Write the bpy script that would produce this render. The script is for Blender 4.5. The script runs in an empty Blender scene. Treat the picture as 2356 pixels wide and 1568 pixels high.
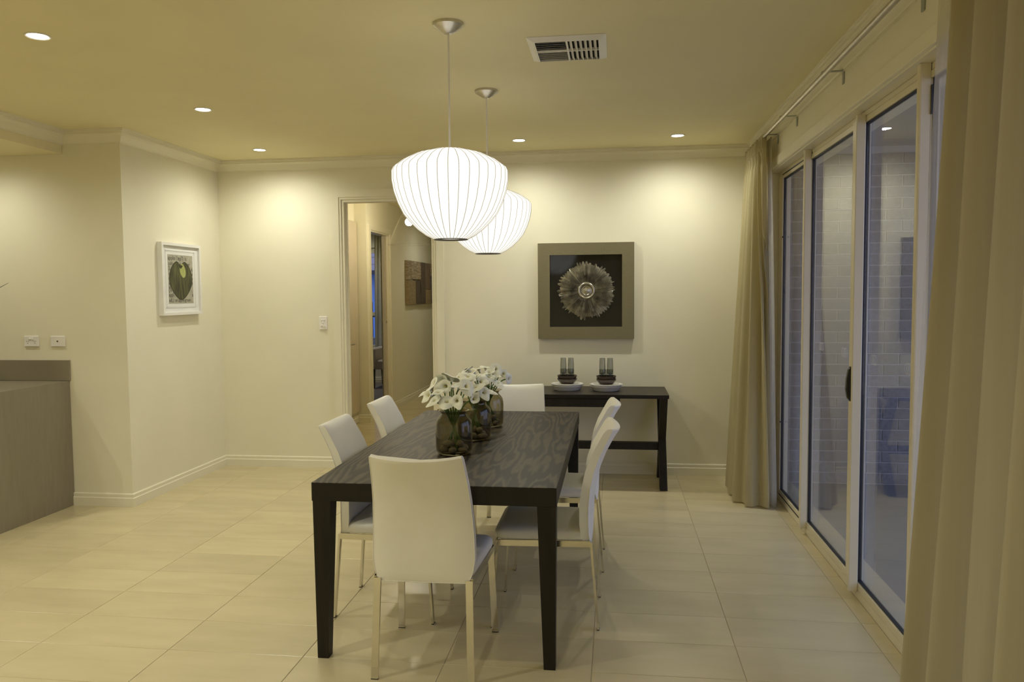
import bpy, math, random
from mathutils import Vector, Matrix
random.seed(7)
PI = math.pi
C = bpy.context.scene.collection
sc = bpy.context.scene

# ------------------------------------------------------------------ camera
cam_d = bpy.data.cameras.new('camera'); cam = bpy.data.objects.new('camera', cam_d); C.objects.link(cam)
yaw, pit, roll, FPX = 0.129607857, -0.0602115108, -0.00831333267, 1804.352
fw = Vector((-math.sin(yaw)*math.cos(pit), math.cos(yaw)*math.cos(pit), math.sin(pit)))
rt0 = Vector((math.cos(yaw), math.sin(yaw), 0)); up0 = rt0.cross(fw)
rt = rt0*math.cos(roll)+up0*math.sin(roll); up = up0*math.cos(roll)-rt0*math.sin(roll)
CAM = Vector((0, 0, 1.515))
cam.matrix_world = Matrix(((rt.x, up.x, -fw.x, CAM.x), (rt.y, up.y, -fw.y, CAM.y), (rt.z, up.z, -fw.z, CAM.z), (0, 0, 0, 1)))
cam_d.sensor_width = 36; cam_d.lens = FPX*36/2356; cam_d.clip_start = .05; cam_d.clip_end = 200
sc.camera = cam
# ------------------------------------------------------------------ world, exposure, light constants
sc.view_settings.view_transform = 'Standard'; sc.view_settings.look = 'None'
sc.view_settings.gamma = 1; sc.view_settings.exposure = 0.12
try: sc.view_settings.use_curve_mapping = False
except Exception: pass
SKY = 3.2                 # dusk sky strength
LW = 42.0                  # watts of one ceiling downlight
LCOL = (1.0, 1.0, .90)    # warm lamp colour
PEND = 1.10               # glow of the pendant shades
W = bpy.data.worlds.new('world'); sc.world = W; W.use_nodes = True
nt = W.node_tree; nt.nodes.clear()
o = nt.nodes.new('ShaderNodeOutputWorld'); b = nt.nodes.new('ShaderNodeBackground')
tc = nt.nodes.new('ShaderNodeTexCoord'); sp = nt.nodes.new('ShaderNodeSeparateXYZ'); cr = nt.nodes.new('ShaderNodeValToRGB')
nt.links.new(tc.outputs['Generated'], sp.inputs[0]); nt.links.new(sp.outputs['Z'], cr.inputs[0])
cr.color_ramp.elements[0].color = (.33, .33, .48, 1); cr.color_ramp.elements[0].position = 0
cr.color_ramp.elements[1].color = (.17, .26, .54, 1); cr.color_ramp.elements[1].position = .7
nt.links.new(cr.outputs[0], b.inputs[0]); b.inputs[1].default_value = SKY; nt.links.new(b.outputs[0], o.inputs[0])

# ------------------------------------------------------------------ materials
def new_mat(name):
    m = bpy.data.materials.new(name); m.use_nodes = True; m.node_tree.nodes.clear(); return m
def mat(name, col, rough=.5, metal=0, col2=None, scale=6, stretch=(1, 1, 1), bump=0, bscale=None, rnd=0, coat=0, spec=.5, detail=4):
    m = new_mat(name); n = m.node_tree.nodes; L = m.node_tree.links
    out = n.new('ShaderNodeOutputMaterial'); p = n.new('ShaderNodeBsdfPrincipled'); L.new(p.outputs[0], out.inputs[0])
    p.inputs['Roughness'].default_value = rough; p.inputs['Metallic'].default_value = metal
    p.inputs['Specular IOR Level'].default_value = spec; p.inputs['Coat Weight'].default_value = coat
    t = n.new('ShaderNodeTexCoord'); mp = n.new('ShaderNodeMapping'); mp.inputs['Scale'].default_value = stretch
    L.new(t.outputs['Object'], mp.inputs[0])
    src = None
    if col2 is None: col2 = tuple(min(1, c*1.04) for c in col)
    ns = n.new('ShaderNodeTexNoise'); ns.inputs['Scale'].default_value = scale; ns.inputs['Detail'].default_value = detail
    L.new(mp.outputs[0], ns.inputs[0])
    if rnd:
        oi = n.new('ShaderNodeObjectInfo'); ad = n.new('ShaderNodeVectorMath'); ad.operation = 'SCALE'; cx = n.new('ShaderNodeCombineXYZ')
        L.new(oi.outputs['Random'], cx.inputs[0]); L.new(oi.outputs['Random'], cx.inputs[1]); ad.inputs['Scale'].default_value = 37
        L.new(cx.outputs[0], ad.inputs[0]); a2 = n.new('ShaderNodeVectorMath'); L.new(mp.outputs[0], a2.inputs[0]); L.new(ad.outputs[0], a2.inputs[1]); L.new(a2.outputs[0], ns.inputs[0])
    r = n.new('ShaderNodeValToRGB'); r.color_ramp.elements[0].position = .35; r.color_ramp.elements[1].position = .65
    r.color_ramp.elements[0].color = (*col, 1); r.color_ramp.elements[1].color = (*col2, 1)
    L.new(ns.outputs[0], r.inputs[0]); src = r.outputs[0]
    if rnd:
        mx = n.new('ShaderNodeMixRGB'); mx.blend_type = 'MULTIPLY'; mx.inputs[0].default_value = 1
        mr = n.new('ShaderNodeMapRange'); mr.inputs[3].default_value = 1-rnd; mr.inputs[4].default_value = 1+rnd
        L.new(oi.outputs['Random'], mr.inputs[0]); L.new(src, mx.inputs[1]); L.new(mr.outputs[0], mx.inputs[2]); src = mx.outputs[0]
    L.new(src, p.inputs['Base Color'])
    if bump:
        nb = n.new('ShaderNodeTexNoise'); nb.inputs['Scale'].default_value = bscale or scale*8; L.new(mp.outputs[0], nb.inputs[0])
        bp = n.new('ShaderNodeBump'); bp.inputs['Strength'].default_value = bump; bp.inputs['Distance'].default_value = .003
        L.new(nb.outputs[0], bp.inputs['Height']); L.new(bp.outputs[0], p.inputs['Normal'])
    m['p'] = 1
    return m
def emit(name, col, s):
    m = new_mat(name); n = m.node_tree.nodes; out = n.new('ShaderNodeOutputMaterial'); e = n.new('ShaderNodeEmission')
    e.inputs[0].default_value = (*col, 1); e.inputs[1].default_value = s; m.node_tree.links.new(e.outputs[0], out.inputs[0]); return m
def glass(name, tint, refl=1.0, edge=0):
    m = new_mat(name); n = m.node_tree.nodes; L = m.node_tree.links
    out = n.new('ShaderNodeOutputMaterial'); mx = n.new('ShaderNodeMixShader'); tr = n.new('ShaderNodeBsdfTransparent'); gl = n.new('ShaderNodeBsdfGlossy')
    tr.inputs[0].default_value = (*tint, 1); gl.inputs['Roughness'].default_value = .01; gl.inputs[0].default_value = (1, 1, 1, 1)
    g = n.new('ShaderNodeNewGeometry'); d = n.new('ShaderNodeVectorMath'); d.operation = 'DOT_PRODUCT'
    L.new(g.outputs['Normal'], d.inputs[0]); L.new(g.outputs['Incoming'], d.inputs[1])
    def M(op, a, bb=None):
        q = n.new('ShaderNodeMath'); q.operation = op
        for i, v in enumerate((a, bb)):
            if v is None: continue
            if isinstance(v, (int, float)): q.inputs[i].default_value = v
            else: L.new(v, q.inputs[i])
        return q.outputs[0]
    c = M('ABSOLUTE', d.outputs['Value']); s5 = M('POWER', M('SUBTRACT', 1.0, c), 5.0)
    R = M('MULTIPLY', M('ADD', M('MULTIPLY', s5, .96), .04), refl)
    if edge:   # longer path through the wall at grazing angles
        mc = n.new('ShaderNodeMixRGB'); L.new(M('MULTIPLY', M('POWER', M('SUBTRACT', 1.0, c), 2.0), edge), mc.inputs[0])
        mc.inputs[1].default_value = (*tint, 1); mc.inputs[2].default_value = (*[v**5 for v in tint], 1); L.new(mc.outputs[0], tr.inputs[0])
    L.new(R, mx.inputs[0]); L.new(tr.outputs[0], mx.inputs[1]); L.new(gl.outputs[0], mx.inputs[2]); L.new(mx.outputs[0], out.inputs[0])
    return m
def cloth(name, col, transl=.35, transp=0.0):
    m = new_mat(name); n = m.node_tree.nodes; L = m.node_tree.links
    out = n.new('ShaderNodeOutputMaterial'); d = n.new('ShaderNodeBsdfDiffuse'); t = n.new('ShaderNodeBsdfTranslucent'); mx = n.new('ShaderNodeMixShader')
    tcn = n.new('ShaderNodeTexCoord'); mp = n.new('ShaderNodeMapping'); mp.inputs['Scale'].default_value = (60, 60, 1.5); ns = n.new('ShaderNodeTexNoise'); ns.inputs['Scale'].default_value = 1
    L.new(tcn.outputs['Object'], mp.inputs[0]); L.new(mp.outputs[0], ns.inputs[0])
    r = n.new('ShaderNodeValToRGB'); r.color_ramp.elements[0].position = .35; r.color_ramp.elements[1].position = .65; r.color_ramp.elements[0].color = (*[c*.965 for c in col], 1); r.color_ramp.elements[1].color = (*col, 1); L.new(ns.outputs[0], r.inputs[0])
    for s in (d, t): L.new(r.outputs[0], s.inputs[0])
    mx.inputs[0].default_value = transl; L.new(d.outputs[0], mx.inputs[1]); L.new(t.outputs[0], mx.inputs[2])
    last = mx.outputs[0]
    if transp:
        tp = n.new('ShaderNodeBsdfTransparent'); m2 = n.new('ShaderNodeMixShader'); m2.inputs[0].default_value = transp; L.new(last, m2.inputs[1]); L.new(tp.outputs[0], m2.inputs[2]); last = m2.outputs[0]
    L.new(last, out.inputs[0]); return m
def wood_grain(name, dark, light, axis='Y', scale=1.0, rough=.42, fine=1.0):
    m = new_mat(name); n = m.node_tree.nodes; L = m.node_tree.links
    out = n.new('ShaderNodeOutputMaterial'); p = n.new('ShaderNodeBsdfPrincipled'); L.new(p.outputs[0], out.inputs[0])
    t = n.new('ShaderNodeTexCoord'); mp = n.new('ShaderNodeMapping'); L.new(t.outputs['Object'], mp.inputs[0])
    st = {'Y': (1, .13, 1), 'X': (.13, 1, 1), 'Z': (1, 1, .13)}[axis]; mp.inputs['Scale'].default_value = tuple(v*scale for v in st)
    # contour lines of a stretched noise field give the cathedral figure
    nz = n.new('ShaderNodeTexNoise'); nz.inputs['Scale'].default_value = 3.2; nz.inputs['Detail'].default_value = 5; nz.inputs['Roughness'].default_value = .42; L.new(mp.outputs[0], nz.inputs[0])
    def M(op, a, bb=None):
        q = n.new('ShaderNodeMath'); q.operation = op
        for i, v in enumerate((a, bb)):
            if v is None: continue
            if isinstance(v, (int, float)): q.inputs[i].default_value = v
            else: L.new(v, q.inputs[i])
        return q.outputs[0]
    k = M('SINE', M('MULTIPLY', nz.outputs[0], 175.0))
    n2 = n.new('ShaderNodeTexNoise'); n2.inputs['Scale'].default_value = 60*fine; n2.inputs['Detail'].default_value = 3; L.new(mp.outputs[0], n2.inputs[0])
    v = M('ADD', M('MULTIPLY', k, .38), M('MULTIPLY', n2.outputs[0], .9))
    r = n.new('ShaderNodeValToRGB'); e = r.color_ramp.elements; e[0].position = .28; e[1].position = .80; e[0].color = (*dark, 1); e[1].color = (*light, 1); L.new(v, r.inputs[0])
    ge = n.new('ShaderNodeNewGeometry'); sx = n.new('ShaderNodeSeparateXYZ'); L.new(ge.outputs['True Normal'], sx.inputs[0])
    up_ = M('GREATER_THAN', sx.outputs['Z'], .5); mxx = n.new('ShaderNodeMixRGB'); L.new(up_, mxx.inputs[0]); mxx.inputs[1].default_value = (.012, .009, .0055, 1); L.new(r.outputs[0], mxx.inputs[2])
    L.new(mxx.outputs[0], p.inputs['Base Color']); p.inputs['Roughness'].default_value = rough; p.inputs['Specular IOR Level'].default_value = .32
    bp = n.new('ShaderNodeBump'); bp.inputs['Strength'].default_value = .35; bp.inputs['Distance'].default_value = .001; L.new(v, bp.inputs['Height']); L.new(bp.outputs[0], p.inputs['Normal'])
    return m

WALL = mat('wall_paint', (.80, .755, .575), .6, scale=2, spec=.3)
CEIL = mat('ceiling_paint', (.80, .725, .46), .75, scale=2, spec=.2)
TRIM = mat('gloss_trim', (.80, .75, .57), .35, scale=2)
TILE = mat('floor_tile', (.55, .47, .27), .26, col2=(.605, .515, .305), scale=3.2, stretch=(.6, 2.2, 1), bump=.05, bscale=60, rnd=.045, detail=6)
GROUT = mat('grout', (.40, .335, .215), .9)
STONE = mat('bench_stone', (.235, .20, .135), .30, col2=(.26, .225, .155), scale=4, stretch=(1, 8, 1))
WHITE = mat('white_plastic', (.82, .79, .72), .35)
FRAMEW = mat('white_frame', (.80, .78, .72), .4)
MATB = mat('mat_board', (.78, .77, .72), .8)
PAPER = mat('old_paper', (.36, .34, .25), .8, col2=(.46, .43, .33), scale=30)
INK = mat('print_ink', (.075, .07, .055), .7, col2=(.12, .115, .09), scale=60)
ALU = mat('cream_aluminium', (.70, .63, .45), .28, scale=3)
STEEL = mat('brushed_steel', (.55, .52, .46), .32, 1, col2=(.62, .59, .52), scale=40)
CHROME = mat('polished_chrome', (.72, .70, .64), .10, 1)
BLACK = mat('black_rubber', (.012, .012, .012), .5)
BLKP = mat('black_plastic', (.02, .02, .02), .25)
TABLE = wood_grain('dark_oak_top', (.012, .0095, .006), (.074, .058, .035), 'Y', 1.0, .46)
TWOOD = mat('dark_oak', (.010, .008, .0045), .5, col2=(.016, .012, .007), spec=.3, scale=30, stretch=(1, 1, .08), bump=.3)
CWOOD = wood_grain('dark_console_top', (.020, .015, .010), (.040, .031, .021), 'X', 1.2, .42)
LEATHER = mat('white_leather', (.80, .77, .665), .42, scale=8, bump=.10, bscale=420)
CURT = cloth('curtain_linen', (.58, .51, .30), .40, .0)
SHEER = cloth('curtain_lining', (.62, .57, .44), .5, .45)
PANE = glass('window_glass', (.95, .96, .96), .95)
CLEAR = glass('clear_glass', (.97, .97, .96), .8)
SMOKE = glass('smoked_glass', (.77, .745, .64), .9, .6)
TEAL = glass('grey_green_glass', (.82, .83, .82), .8, .7)
TEALD = glass('thick_glass_base', (.40, .44, .44), .9)
BRICK = mat('grey_brick', (.19, .178, .17), .9, col2=(.25, .235, .225), scale=40, bump=.5, bscale=90, rnd=.12)
MORTAR = mat('pale_mortar', (.40, .39, .375), .95)
PAVE = mat('outdoor_paving', (.17, .16, .155), .5, scale=8)
SOFFIT = mat('soffit_board', (.42, .41, .40), .7)
PLATE = mat('white_glaze', (.80, .78, .72), .15, scale=3)
BROWN = mat('brown_glaze', (.060, .040, .026), .16, scale=3)
PEBBLE = mat('river_pebble', (.22, .19, .145), .5, col2=(.34, .30, .23), scale=14, rnd=.25)
PETAL = mat('lily_white', (.86, .86, .70), .5, scale=10)
STEM = mat('lily_stem', (.10, .19, .035), .45, scale=12)
SPADIX = mat('lily_spadix', (.75, .62, .12), .6)
TAUPE = mat('champagne_frame', (.215, .19, .11), .38, .35, col2=(.25, .22, .13), scale=60, stretch=(1, 1, 12))
BLKGL = mat('black_backing', (.008, .008, .009), .06)
SILVER = mat('antique_silver', (.36, .34, .27), .30, .85, col2=(.62, .59, .49), scale=22)
SILV2 = mat('polished_silver', (.55, .52, .44), .22, .9)
DARKV = mat('void_shade', (.012, .010, .008), .9)  # near-black colour put in for the shade inside holes
CARPET = mat('bedroom_carpet', (.21, .175, .14), .95, scale=60, bump=.4)
LINEN = mat('beige_upholstery', (.52, .45, .36), .8, scale=20)
DWOOD = mat('dark_leg_wood', (.03, .018, .012), .4)
CABD = mat('cupboard_door', (.60, .52, .38), .45)
BLUEW = mat('blue_rendered_wall', (.17, .30, .62), .9)
ROOFT = mat('grey_roof_tile', (.34, .30, .30), .8, scale=30, rnd=.1)
FENCE = mat('dark_fence_metal', (.02, .022, .03), .5)
GRASS = mat('outside_ground', (.10, .11, .09), .9)
LEAF = mat('plant_leaf', (.03, .055, .025), .4)

# ------------------------------------------------------------------ mesh helpers
class MB:
    def __init__(s): s.v = []; s.f = []; s.smooth = False
    def add(s, vs, fs):
        k = len(s.v); s.v += [tuple(v) for v in vs]; s.f += [tuple(i+k for i in f) for f in fs]; return s
    def box(s, a, b, ch=0):
        x0, y0, z0 = a; x1, y1, z1 = b
        if not ch:
            return s.add([(x0,y0,z0),(x1,y0,z0),(x1,y1,z0),(x0,y1,z0),(x0,y0,z1),(x1,y0,z1),(x1,y1,z1),(x0,y1,z1)],
                         [(3,2,1,0),(4,5,6,7),(0,1,5,4),(1,2,6,5),(2,3,7,6),(3,0,4,7)])
        c = ch   # every edge chamfered
        X = (x0, x0+c, x1-c, x1); Y = (y0, y0+c, y1-c, y1); Z = (z0, z0+c, z1-c, z1)
        vs = []; idx = {}
        for i in (0, 1):
            for j in (0, 1):
                for k in (0, 1):
                    xi, yi, zi = (X[0], X[1]) if not i else (X[3], X[2]), (Y[0], Y[1]) if not j else (Y[3], Y[2]), (Z[0], Z[1]) if not k else (Z[3], Z[2])
                    idx[i,j,k] = len(vs); vs += [(xi[0], yi[1], zi[1]), (xi[1], yi[0], zi[1]), (xi[1], yi[1], zi[0])]
        I = lambda i, j, k, a: idx[i,j,k]+a
        fs = [(I(0,0,0,0),I(0,0,1,0),I(0,1,1,0),I(0,1,0,0)),(I(1,0,0,0),I(1,1,0,0),I(1,1,1,0),I(1,0,1,0)),
              (I(0,0,0,1),I(1,0,0,1),I(1,0,1,1),I(0,0,1,1)),(I(0,1,0,1),I(0,1,1,1),I(1,1,1,1),I(1,1,0,1)),
              (I(0,0,0,2),I(0,1,0,2),I(1,1,0,2),I(1,0,0,2)),(I(0,0,1,2),I(1,0,1,2),I(1,1,1,2),I(0,1,1,2))]
        for j in (0, 1):
            for k in (0, 1): fs.append((I(0,j,k,1),I(1,j,k,1),I(1,j,k,2),I(0,j,k,2)) if True else 0)
        for i in (0, 1):
            for k in (0, 1): fs.append((I(i,0,k,0),I(i,1,k,0),I(i,1,k,2),I(i,0,k,2)))
        for i in (0, 1):
            for j in (0, 1): fs.append((I(i,j,0,0),I(i,j,1,0),I(i,j,1,1),I(i,j,0,1)))
        for i in (0, 1):
            for j in (0, 1):
                for k in (0, 1): fs.append((I(i,j,k,0), I(i,j,k,1), I(i,j,k,2)))
        return s.add(vs, fs)
    def prism(s, poly, z0, z1, M=None):
        n = len(poly); vs = [(x, y, z0) for x, y in poly]+[(x, y, z1) for x, y in poly]
        if M is not None: vs = [tuple(M @ Vector(v)) for v in vs]
        return s.add(vs, [tuple(range(n))[::-1], tuple(range(n, 2*n))]+[(i, (i+1) % n, n+(i+1) % n, n+i) for i in range(n)])
    def loft(s, rings, cap=True, closed=True):
        n = len(rings[0]); k = len(s.v)
        for r in rings: s.v += [tuple(v) for v in r]
        m = n if closed else n-1
        for a in range(len(rings)-1):
            for i in range(m): s.f.append((k+a*n+i, k+a*n+(i+1) % n, k+(a+1)*n+(i+1) % n, k+(a+1)*n+i))
        if cap: s.f.append(tuple(k+i for i in range(n))[::-1]); s.f.append(tuple(k+(len(rings)-1)*n+i for i in range(n)))
        return s
    def lathe(s, prof, seg=32, c=(0, 0, 0), axis='z', cap=True):
        rings = []
        for r, z in prof:
            ring = []
            for i in range(seg):
                a = 2*PI*i/seg; x, y = r*math.cos(a), r*math.sin(a)
                p = {'z': (x, y, z), 'x': (z, x, y), 'y': (y, z, x)}[axis]
                ring.append((p[0]+c[0], p[1]+c[1], p[2]+c[2]))
            rings.append(ring)
        return s.loft(rings, cap)
    def tube(s, pts, r, seg=8, cap=True):
        pts = [Vector(p) for p in pts]; rings = []; rr = r if isinstance(r, (list, tuple)) else [r]*len(pts); prev = None
        for i, p in enumerate(pts):
            t = (pts[min(i+1, len(pts)-1)]-pts[max(i-1, 0)]).normalized()
            a = prev if prev is not None else (Vector((0, 0, 1)) if abs(t.z) < .9 else Vector((1, 0, 0)))
            u = (a-t*a.dot(t)).normalized(); w = t.cross(u); prev = u
            rings.append([p+u*math.cos(2*PI*k/seg)*rr[i]+w*math.sin(2*PI*k/seg)*rr[i] for k in range(seg)])
        return s.loft(rings, cap)
    def sphere(s, c, r, seg=16, rings=10, sc=(1, 1, 1)):
        prof = [(max(1e-4, math.sin(PI*i/rings))*r, -math.cos(PI*i/rings)*r) for i in range(rings+1)]
        k = len(s.v); s.lathe(prof, seg); s.v[k:] = [(v[0]*sc[0]+c[0], v[1]*sc[1]+c[1], v[2]*sc[2]+c[2]) for v in s.v[k:]]; return s
    def mesh(s, name, m, smooth=None):
        me = bpy.data.meshes.new(name); me.from_pydata(s.v, [], s.f); me.materials.append(m)
        sm = s.smooth if smooth is None else smooth
        if sm:
            me.polygons.foreach_set('use_smooth', [True]*len(me.polygons))
            if sm != 'all':
                try: me.set_sharp_from_angle(angle=math.radians(42))
                except Exception: pass
        me.update(); return me
    def build(s, name, m, parent=None, loc=(0, 0, 0), smooth=None, fix=True):
        me = s.mesh(name, m, smooth)
        if fix:
            import bmesh
            bm = bmesh.new(); bm.from_mesh(me); bmesh.ops.recalc_face_normals(bm, faces=bm.faces); bm.to_mesh(me); bm.free()
        ob = bpy.data.objects.new(name, me); C.objects.link(ob); ob.location = loc
        if parent: ob.parent = parent
        return ob
def tag(o, label, cat, group=None):
    o['label'] = label; o['category'] = cat
    if group: o['group'] = group
    return o
def thing(name, label, cat, loc=(0, 0, 0), rz=0, group=None):
    e = bpy.data.objects.new(name, None); C.objects.link(e); e.location = loc; e.rotation_euler = (0, 0, rz); e.empty_display_size = .1
    return tag(e, label, cat, group)
def struct(ob): ob['kind'] = 'structure'; return ob
def sempty(name, loc=(0, 0, 0)):
    e = bpy.data.objects.new(name, None); C.objects.link(e); e.location = loc; e['kind'] = 'structure'; return e
def copy_tree(o, parent=None):
    c = o.copy(); C.objects.link(c); c.parent = parent
    for ch in list(kids.get(o, [])): copy_tree(ch, c)
    return c
kids = {}
def index_kids(o):
    kids[o] = [x for x in C.objects if x.parent == o]
    for ch in kids[o]: index_kids(ch)
def proj(p):
    d = Vector(p)-CAM; z = d.dot(fw)
    if z < .2: return None
    return 1178+FPX*d.dot(rt)/z, 784-FPX*d.dot(up)/z

# ------------------------------------------------------------------ room shell
YB, XL, XR, YK, HC, XW = 6.577, -3.457, 1.19, 5.2025, 2.688, 1.13
XBEN, XK, YN = -3.914, -6.6, -3.2
DX0, DX1, DH = -2.335, -1.52, 2.335         # doorway in the back wall
RY0, RY1, RH = 1.20, 5.975, 2.385           # sliding door opening in the right wall
def wallobj(name, boxes, m=WALL):
    b = MB()
    for a, c in boxes: b.box(a, c)
    return struct(b.build(name, m))
wallobj('wall_back', [((XL, YB, 0), (DX0, YB+.11, HC)), ((DX1, YB, 0), (1.250, YB+.11, HC)), ((DX0, YB, DH), (DX1, YB+.11, HC))])
wallobj('wall_left', [((XL-.12, YK, 0), (XL, YB+.11, HC))])
wallobj('wall_kitchen', [((XK, YK, 0), (XL-.12, YK+.12, HC))])
wallobj('wall_kitchen_side', [((XK-.12, YN, 0), (XK, YK+.12, HC))])
wallobj('wall_rear', [((XK-.12, YN-.12, 0), (1.40, YN, HC))])
wallobj('wall_right', [((XW, RY1, 0), (1.250, YB, HC)), ((XW, YN, 0), (1.40, RY0, HC)), ((XW, RY0, RH), (1.40, RY1, HC))])
wallobj('ceiling', [((XK-.12, YN-.12, HC), (1.40, YB+.11, HC+.1))], CEIL)
# bulkhead over the kitchen bench
wallobj('trim_1', [((XK, 2.2, 2.535), (-3.90, YK-.001, HC-.001))], CEIL)

# cornice: profile (out from wall, down from ceiling) swept along each wall
CP = [(0, .092), (.007, .092), (.007, .084), (.013, .079), (.022, .062), (.036, .044), (.052, .033), (.060, .030), (.060, .019), (.073, .017), (.073, .007), (.084, .006), (.084, 0)]
path = [((-3.90, 0.0), None), ((-3.90, YK), (1, -1)), ((XL, YK), (1, -1)), ((XL, YB), (1, -1)), ((XW, YB), (-1, -1)), ((XW, YN), None)]
mit = [(1, 0), (1, -1), (1, -1), (1, -1), (-1, -1), (-1, 0)]
pts = [(-3.90, YN+.0), (-3.90, YK), (XL, YK), (XL, YB), (XW, YB), (XW, YN)]
for i in range(5):
    rings = []
    for j in (i, i+1):
        (x, y), (mx, my) = pts[j], mit[j]
        rings.append([(x+mx*d, y+my*d, HC-h) for d, h in CP]+[(x, y, HC)])
    struct(MB().loft(rings).build('trim_%d' % (i+2), TRIM))

# skirting boards
SP = [(0, 0), (.018, 0), (.018, .060), (.013, .066), (.013, .088), (.008, .094), (0, .094)]
def skirt(name, segs):
    b = MB()
    for (x0, y0, m0), (x1, y1, m1) in segs:
        b.loft([[(x0+m0[0]*d, y0+m0[1]*d, h) for d, h in SP], [(x1+m1[0]*d, y1+m1[1]*d, h) for d, h in SP]])
    return struct(b.build(name, TRIM))
skirt('baseboard_back', [((XL, YB, (1, -1)), (DX0-.10, YB, (0, -1))), ((DX1+.10, YB, (0, -1)), (XW, YB, (-1, -1)))])
skirt('baseboard_left', [((XL, YK, (1, -1)), (XL, YB, (1, -1)))])
skirt('baseboard_kitchen', [((XBEN+.0, YK, (0, -1)), (XL, YK, (1, -1)))])
skirt('baseboard_right', [((XW, RY1+.0, (-1, 0)), (XW, YB, (-1, -1))), ((XW, YN, (-1, 0)), (XW, RY0, (-1, 0)))])

# doorway lining and architrave
door = sempty('door_1', (DX0, YB, 0))
def arch(name, parent, x0, x1, y, h, w, t, sgn):   # flat casing with a stepped inner edge
    b = MB(); q = y-sgn*0
    for a, c, tt in ((0, w*.72, t), (w*.72, w, t*.55)):
        pass
    b.box((x0-w, y, 0), (x0-w*.22, y+sgn*t, h+w)); b.box((x0-w*.22, y, 0), (x0, y+sgn*t*.6, h))
    b.box((x1+w*.22, y, 0), (x1+w, y+sgn*t, h+w)); b.box((x1, y, 0), (x1+w*.22, y+sgn*t*.6, h))
    b.box((x0-w*.22, y, h+w*.22), (x1+w*.22, y+sgn*t, h+w)); b.box((x0-w*.22, y, h), (x1+w*.22, y+sgn*t*.6, h+w*.22))
    return b.build(name, TRIM, parent)
arch('architrave', door, 0, DX1-DX0, 0, DH, .085, .016, -1)
b = MB(); ww = DX1-DX0
b.box((0, 0, 0), (.022, .11, DH)); b.box((ww-.022, 0, 0), (ww, .11, DH)); b.box((.022, 0, DH-.022), (ww-.022, .11, DH)); b.box((.022, .045, 0), (.034, .075, DH-.022)); b.box((ww-.034, .045, 0), (ww-.022, .075, DH-.022))
b.build('door_jamb', TRIM, door)
MB().box((ww-.0225, .02, .98), (ww-.0205, .042, 1.06)).build('strike_plate', STEEL, door)

# ------------------------------------------------------------------ floor with individual tiles
TX, TY, OX, OY = .6036, .3006, -2.5043, 3.0705
HXL, HXR, HY1 = -2.885, -1.42, 14.0
fl = struct(MB().box((XK-.12, YN-.12, -.12), (1.40, YB+.0, -.0022)).box((HXL-.2, YB, -.12), (HXR+.1, HY1, -.0022)).build('floor', GROUT))
rects = [(XK, YN, XR-.001, YK), (XL, YK, XR-.001, YB+.0), (DX0, YB, DX1, YB+.11), (-3.02, YB+.11, HXR, 8.96), (HXL, 8.96, HXR, HY1)]
cells = []
for i in range(-8, 8):
    for j in range(-22, 38):
        x0, y0 = OX+i*TX, OY+j*TY; x1, y1 = x0+TX, y0+TY
        pcs = []
        for rx0, ry0, rx1, ry1 in rects:
            a, b_, c, d = max(x0, rx0), max(y0, ry0), min(x1, rx1), min(y1, ry1)
            if c-a > .01 and d-b_ > .01: pcs.append((a, b_, c, d))
        if not pcs: continue
        # two pieces that meet inside one tile become one box when they line up
        if len(pcs) == 2 and abs(pcs[0][0]-pcs[1][0]) < 1e-6 and abs(pcs[0][2]-pcs[1][2]) < 1e-6: pcs = [(pcs[0][0], min(pcs[0][1], pcs[1][1]), pcs[0][2], max(pcs[0][3], pcs[1][3]))]
        cx_, cy_ = (x0+x1)/2, (y0+y1)/2
        vis = False; area = 0
        for px in (x0, cx_, x1):
            for py in (y0, cy_, y1):
                q = proj((px, py, 0))
                if q and -20 < q[0] < 2376 and -20 < q[1] < 1588: vis = True
        if cy_ > YB+.1 and not (DX0-.8 < cx_*6.6/cy_ < DX1+.1): vis = False
        cells.append((vis, math.hypot(cx_, cy_), x0, y0, pcs))
vis = sorted([c for c in cells if c[0]], key=lambda c: c[1]); rest = [c for c in cells if not c[0]]+vis[300:]; vis = vis[:300]
G = .0012
def tilebox(b, r, ox=0, oy=0):
    b.box((r[0]+G-ox, r[1]+G-oy, -.009), (r[2]-G-ox, r[3]-G-oy, 0), .0012)
full = None
for v_, d_, x0, y0, pcs in vis:
    isfull = len(pcs) == 1 and abs(pcs[0][0]-x0) < 1e-6 and abs(pcs[0][2]-x0-TX) < 1e-6 and abs(pcs[0][1]-y0) < 1e-6 and abs(pcs[0][3]-y0-TY) < 1e-6
    if isfull and full is not None:
        ob = bpy.data.objects.new('tile', full); C.objects.link(ob); ob.parent = fl; ob.location = (x0, y0, 0); continue
    b = MB()
    for r in pcs: tilebox(b, r, x0, y0)
    ob = b.build('tile', TILE, fl, (x0, y0, 0))
    if isfull: full = ob.data
b = MB()
for v_, d_, x0, y0, pcs in rest:
    for r in pcs: tilebox(b, r)
ob = b.build('outer_tiles', TILE, fl); ob['kind'] = 'stuff'

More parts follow.
